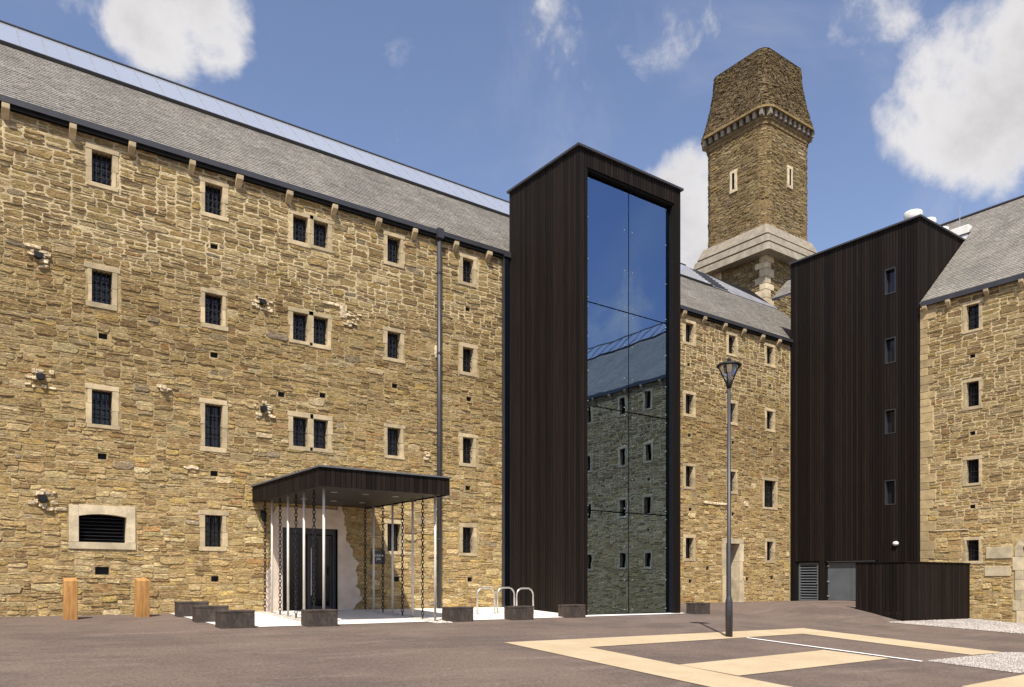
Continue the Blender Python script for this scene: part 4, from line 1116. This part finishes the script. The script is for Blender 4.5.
boards([(PE2, -NY1, -NY0 - .04, lambda u: ground_z(NX0, -u) + .03, NZ)], gt_, .13, .02, .03, 13)
m = MB(); m.box(NX0 - .02, NX1, NY0 - .02, NY0 + .09, NZ + .001, NZ + .03); m.box(NX0 - .02, NX0 + .09, NY0 + .091, NY1, NZ + .001, NZ + .03); m.build('capping', 'board', en)

# ------------------------------------------------------------------ blocks, posts, hoops, lamp
def chamfer_block(name, wx, wy, h, mat, parent, bev=.018, seed=0):
    m = MB(); m.box(-wx / 2, wx / 2, -wy / 2, wy / 2, -.06, h); return m.build(name, mat, parent, False, bev)
bspec = [(194, 617, 'leftmost dark seat block, nearest the wall, at the paving edge left of the canopy'), (213, 622.4, 'dark seat block in the middle of the row of three left of canopy'), (238, 628.4, 'nearest dark seat block of the row of three left of the canopy'),
         (323, 626.6, 'dark seat block standing in front of the entrance canopy posts'), (462, 621.8, 'dark seat block just right of the canopy on the paving edge'), (523.5, 620.2, 'dark seat block in front of the steel cycle hoops'),
         (576.5, 617.8, 'dark seat block at the near corner of the glass lift tower'), (703, 614.2, 'dark seat block right of the glass lift tower')]
first = None
for (px, py, lab) in bspec:
    x, y = G(px, py); y += .21; z = ground_z(x, y)
    if first is None:
        first = thing('seat_block', (x, y, z), lab, 'seat block', 'dark seat blocks along the paving edge', True)
        m = MB(); m.box(-.365, .365, -.21, .21, -.08, .325); m.build('block', 'bench', first, False, .012)
        m = MB(); m.box(-.37, .37, -.215, .215, .327, .38); m.build('seat_slab', 'bench', first, False, .012)
    else: copy_thing(first, (x, y, z), random.Random(px).uniform(-.05, .05), lab)
for (px, py, lab) in ((71, 619.6, 'left of two orange timber bollards by the stone wall'), (143, 617, 'right of two orange timber bollards by the stone wall')):
    x, y = G(px, py); z = ground_z(x, y); s_ = .14
    m = MB(); m.hexa([(-s_, -s_, -.1), (s_, -s_, -.1), (s_, s_, -.1), (-s_, s_, -.1), (-s_, -s_, .90), (s_, -s_, .90), (s_, s_, .97), (-s_, s_, .97)])
    o = m.build('timber_bollard', 'oak', None, False, .014); o.location = (x, y + .12, z); o.rotation_euler = (0, 0, random.Random(px).uniform(-.12, .12))
    tag(o, lab, 'bollard', 'timber bollards')
def hoop(px, py, wid, lab, ry=0):
    x, y = G(px, py); z = ground_z(x, y); h_ = .80; r_ = .22; pts = [(-wid / 2, 0, -.05), (-wid / 2, 0, h_ - r_)]
    for k in range(1, 9): a = math.pi - math.pi / 2 * k / 8; pts.append((-wid / 2 + r_ + r_ * math.cos(a), 0, h_ - r_ + r_ * math.sin(a)))
    for k in range(0, 9): a = math.pi / 2 - math.pi / 2 * k / 8; pts.append((wid / 2 - r_ + r_ * math.cos(a), 0, h_ - r_ + r_ * math.sin(a)))
    pts += [(wid / 2, 0, -.05)]
    m = MB(); m.tube(pts, .026, 10); o = m.build('cycle_hoop', 'steel', None, True); o.location = (x, y, z); o.rotation_euler = (0, 0, ry); tag(o, lab, 'bike rack', 'steel cycle hoops')
hoop(525, 614.2, .64, 'steel cycle hoop nearest the black lift tower wall')
hoop(506, 613.6, .64, 'middle steel cycle hoop beside the lift tower')
hoop(486, 614.4, .64, 'leftmost steel cycle hoop, in front of the stone wall')
x, y = G(729, 637); z = ground_z(x, y)
lp = thing('street_lamp', (x, y, z), 'tall grey lamp post with tapered glass lantern in front of the stone wing', 'street lamp', None, True)
m = MB(); m.lathe([(.085, -.1), (.085, .86), (.08, .90), (.055, .98), (.05, 1.0), (.042, 6.06)], 20); m.build('column', 'metal', lp, True)
m = MB(); m.box(-.03, .03, -.088, -.08, .25, .6); m.build('access_door', 'metal', lp)
m = MB(); m.lathe([(.055, 6.02), (.07, 6.10), (.085, 6.15), (.075, 6.17)], 16); m.build('collar', 'iron', lp, True)
m = MB(); m.lathe([(.07, 6.16), (.15, 6.36), (.245, 6.54)], 16); m.build('lantern_glass', 'lantern', lp, True)
m = MB()
for k in range(4): a = R(20 + 90 * k); m.tube([(.072 * math.cos(a), .072 * math.sin(a), 6.14), (.16 * math.cos(a), .16 * math.sin(a), 6.35), (.265 * math.cos(a), .265 * math.sin(a), 6.56)], .014, 6)
m.build('lantern_frame', 'iron', lp)
m = MB(); m.lathe([(.25, 6.55), (.295, 6.545), (.30, 6.57), (.26, 6.605), (.14, 6.64), (.04, 6.655), (.035, 6.68), (.05, 6.71), (.04, 6.745), (.01, 6.76)], 24); m.build('hood', 'iron', lp, True)
m = MB(); m.lathe([(.035, 6.17), (.035, 6.38), (.025, 6.42)], 10); m.build('lamp_bulb', 'white', lp, True)
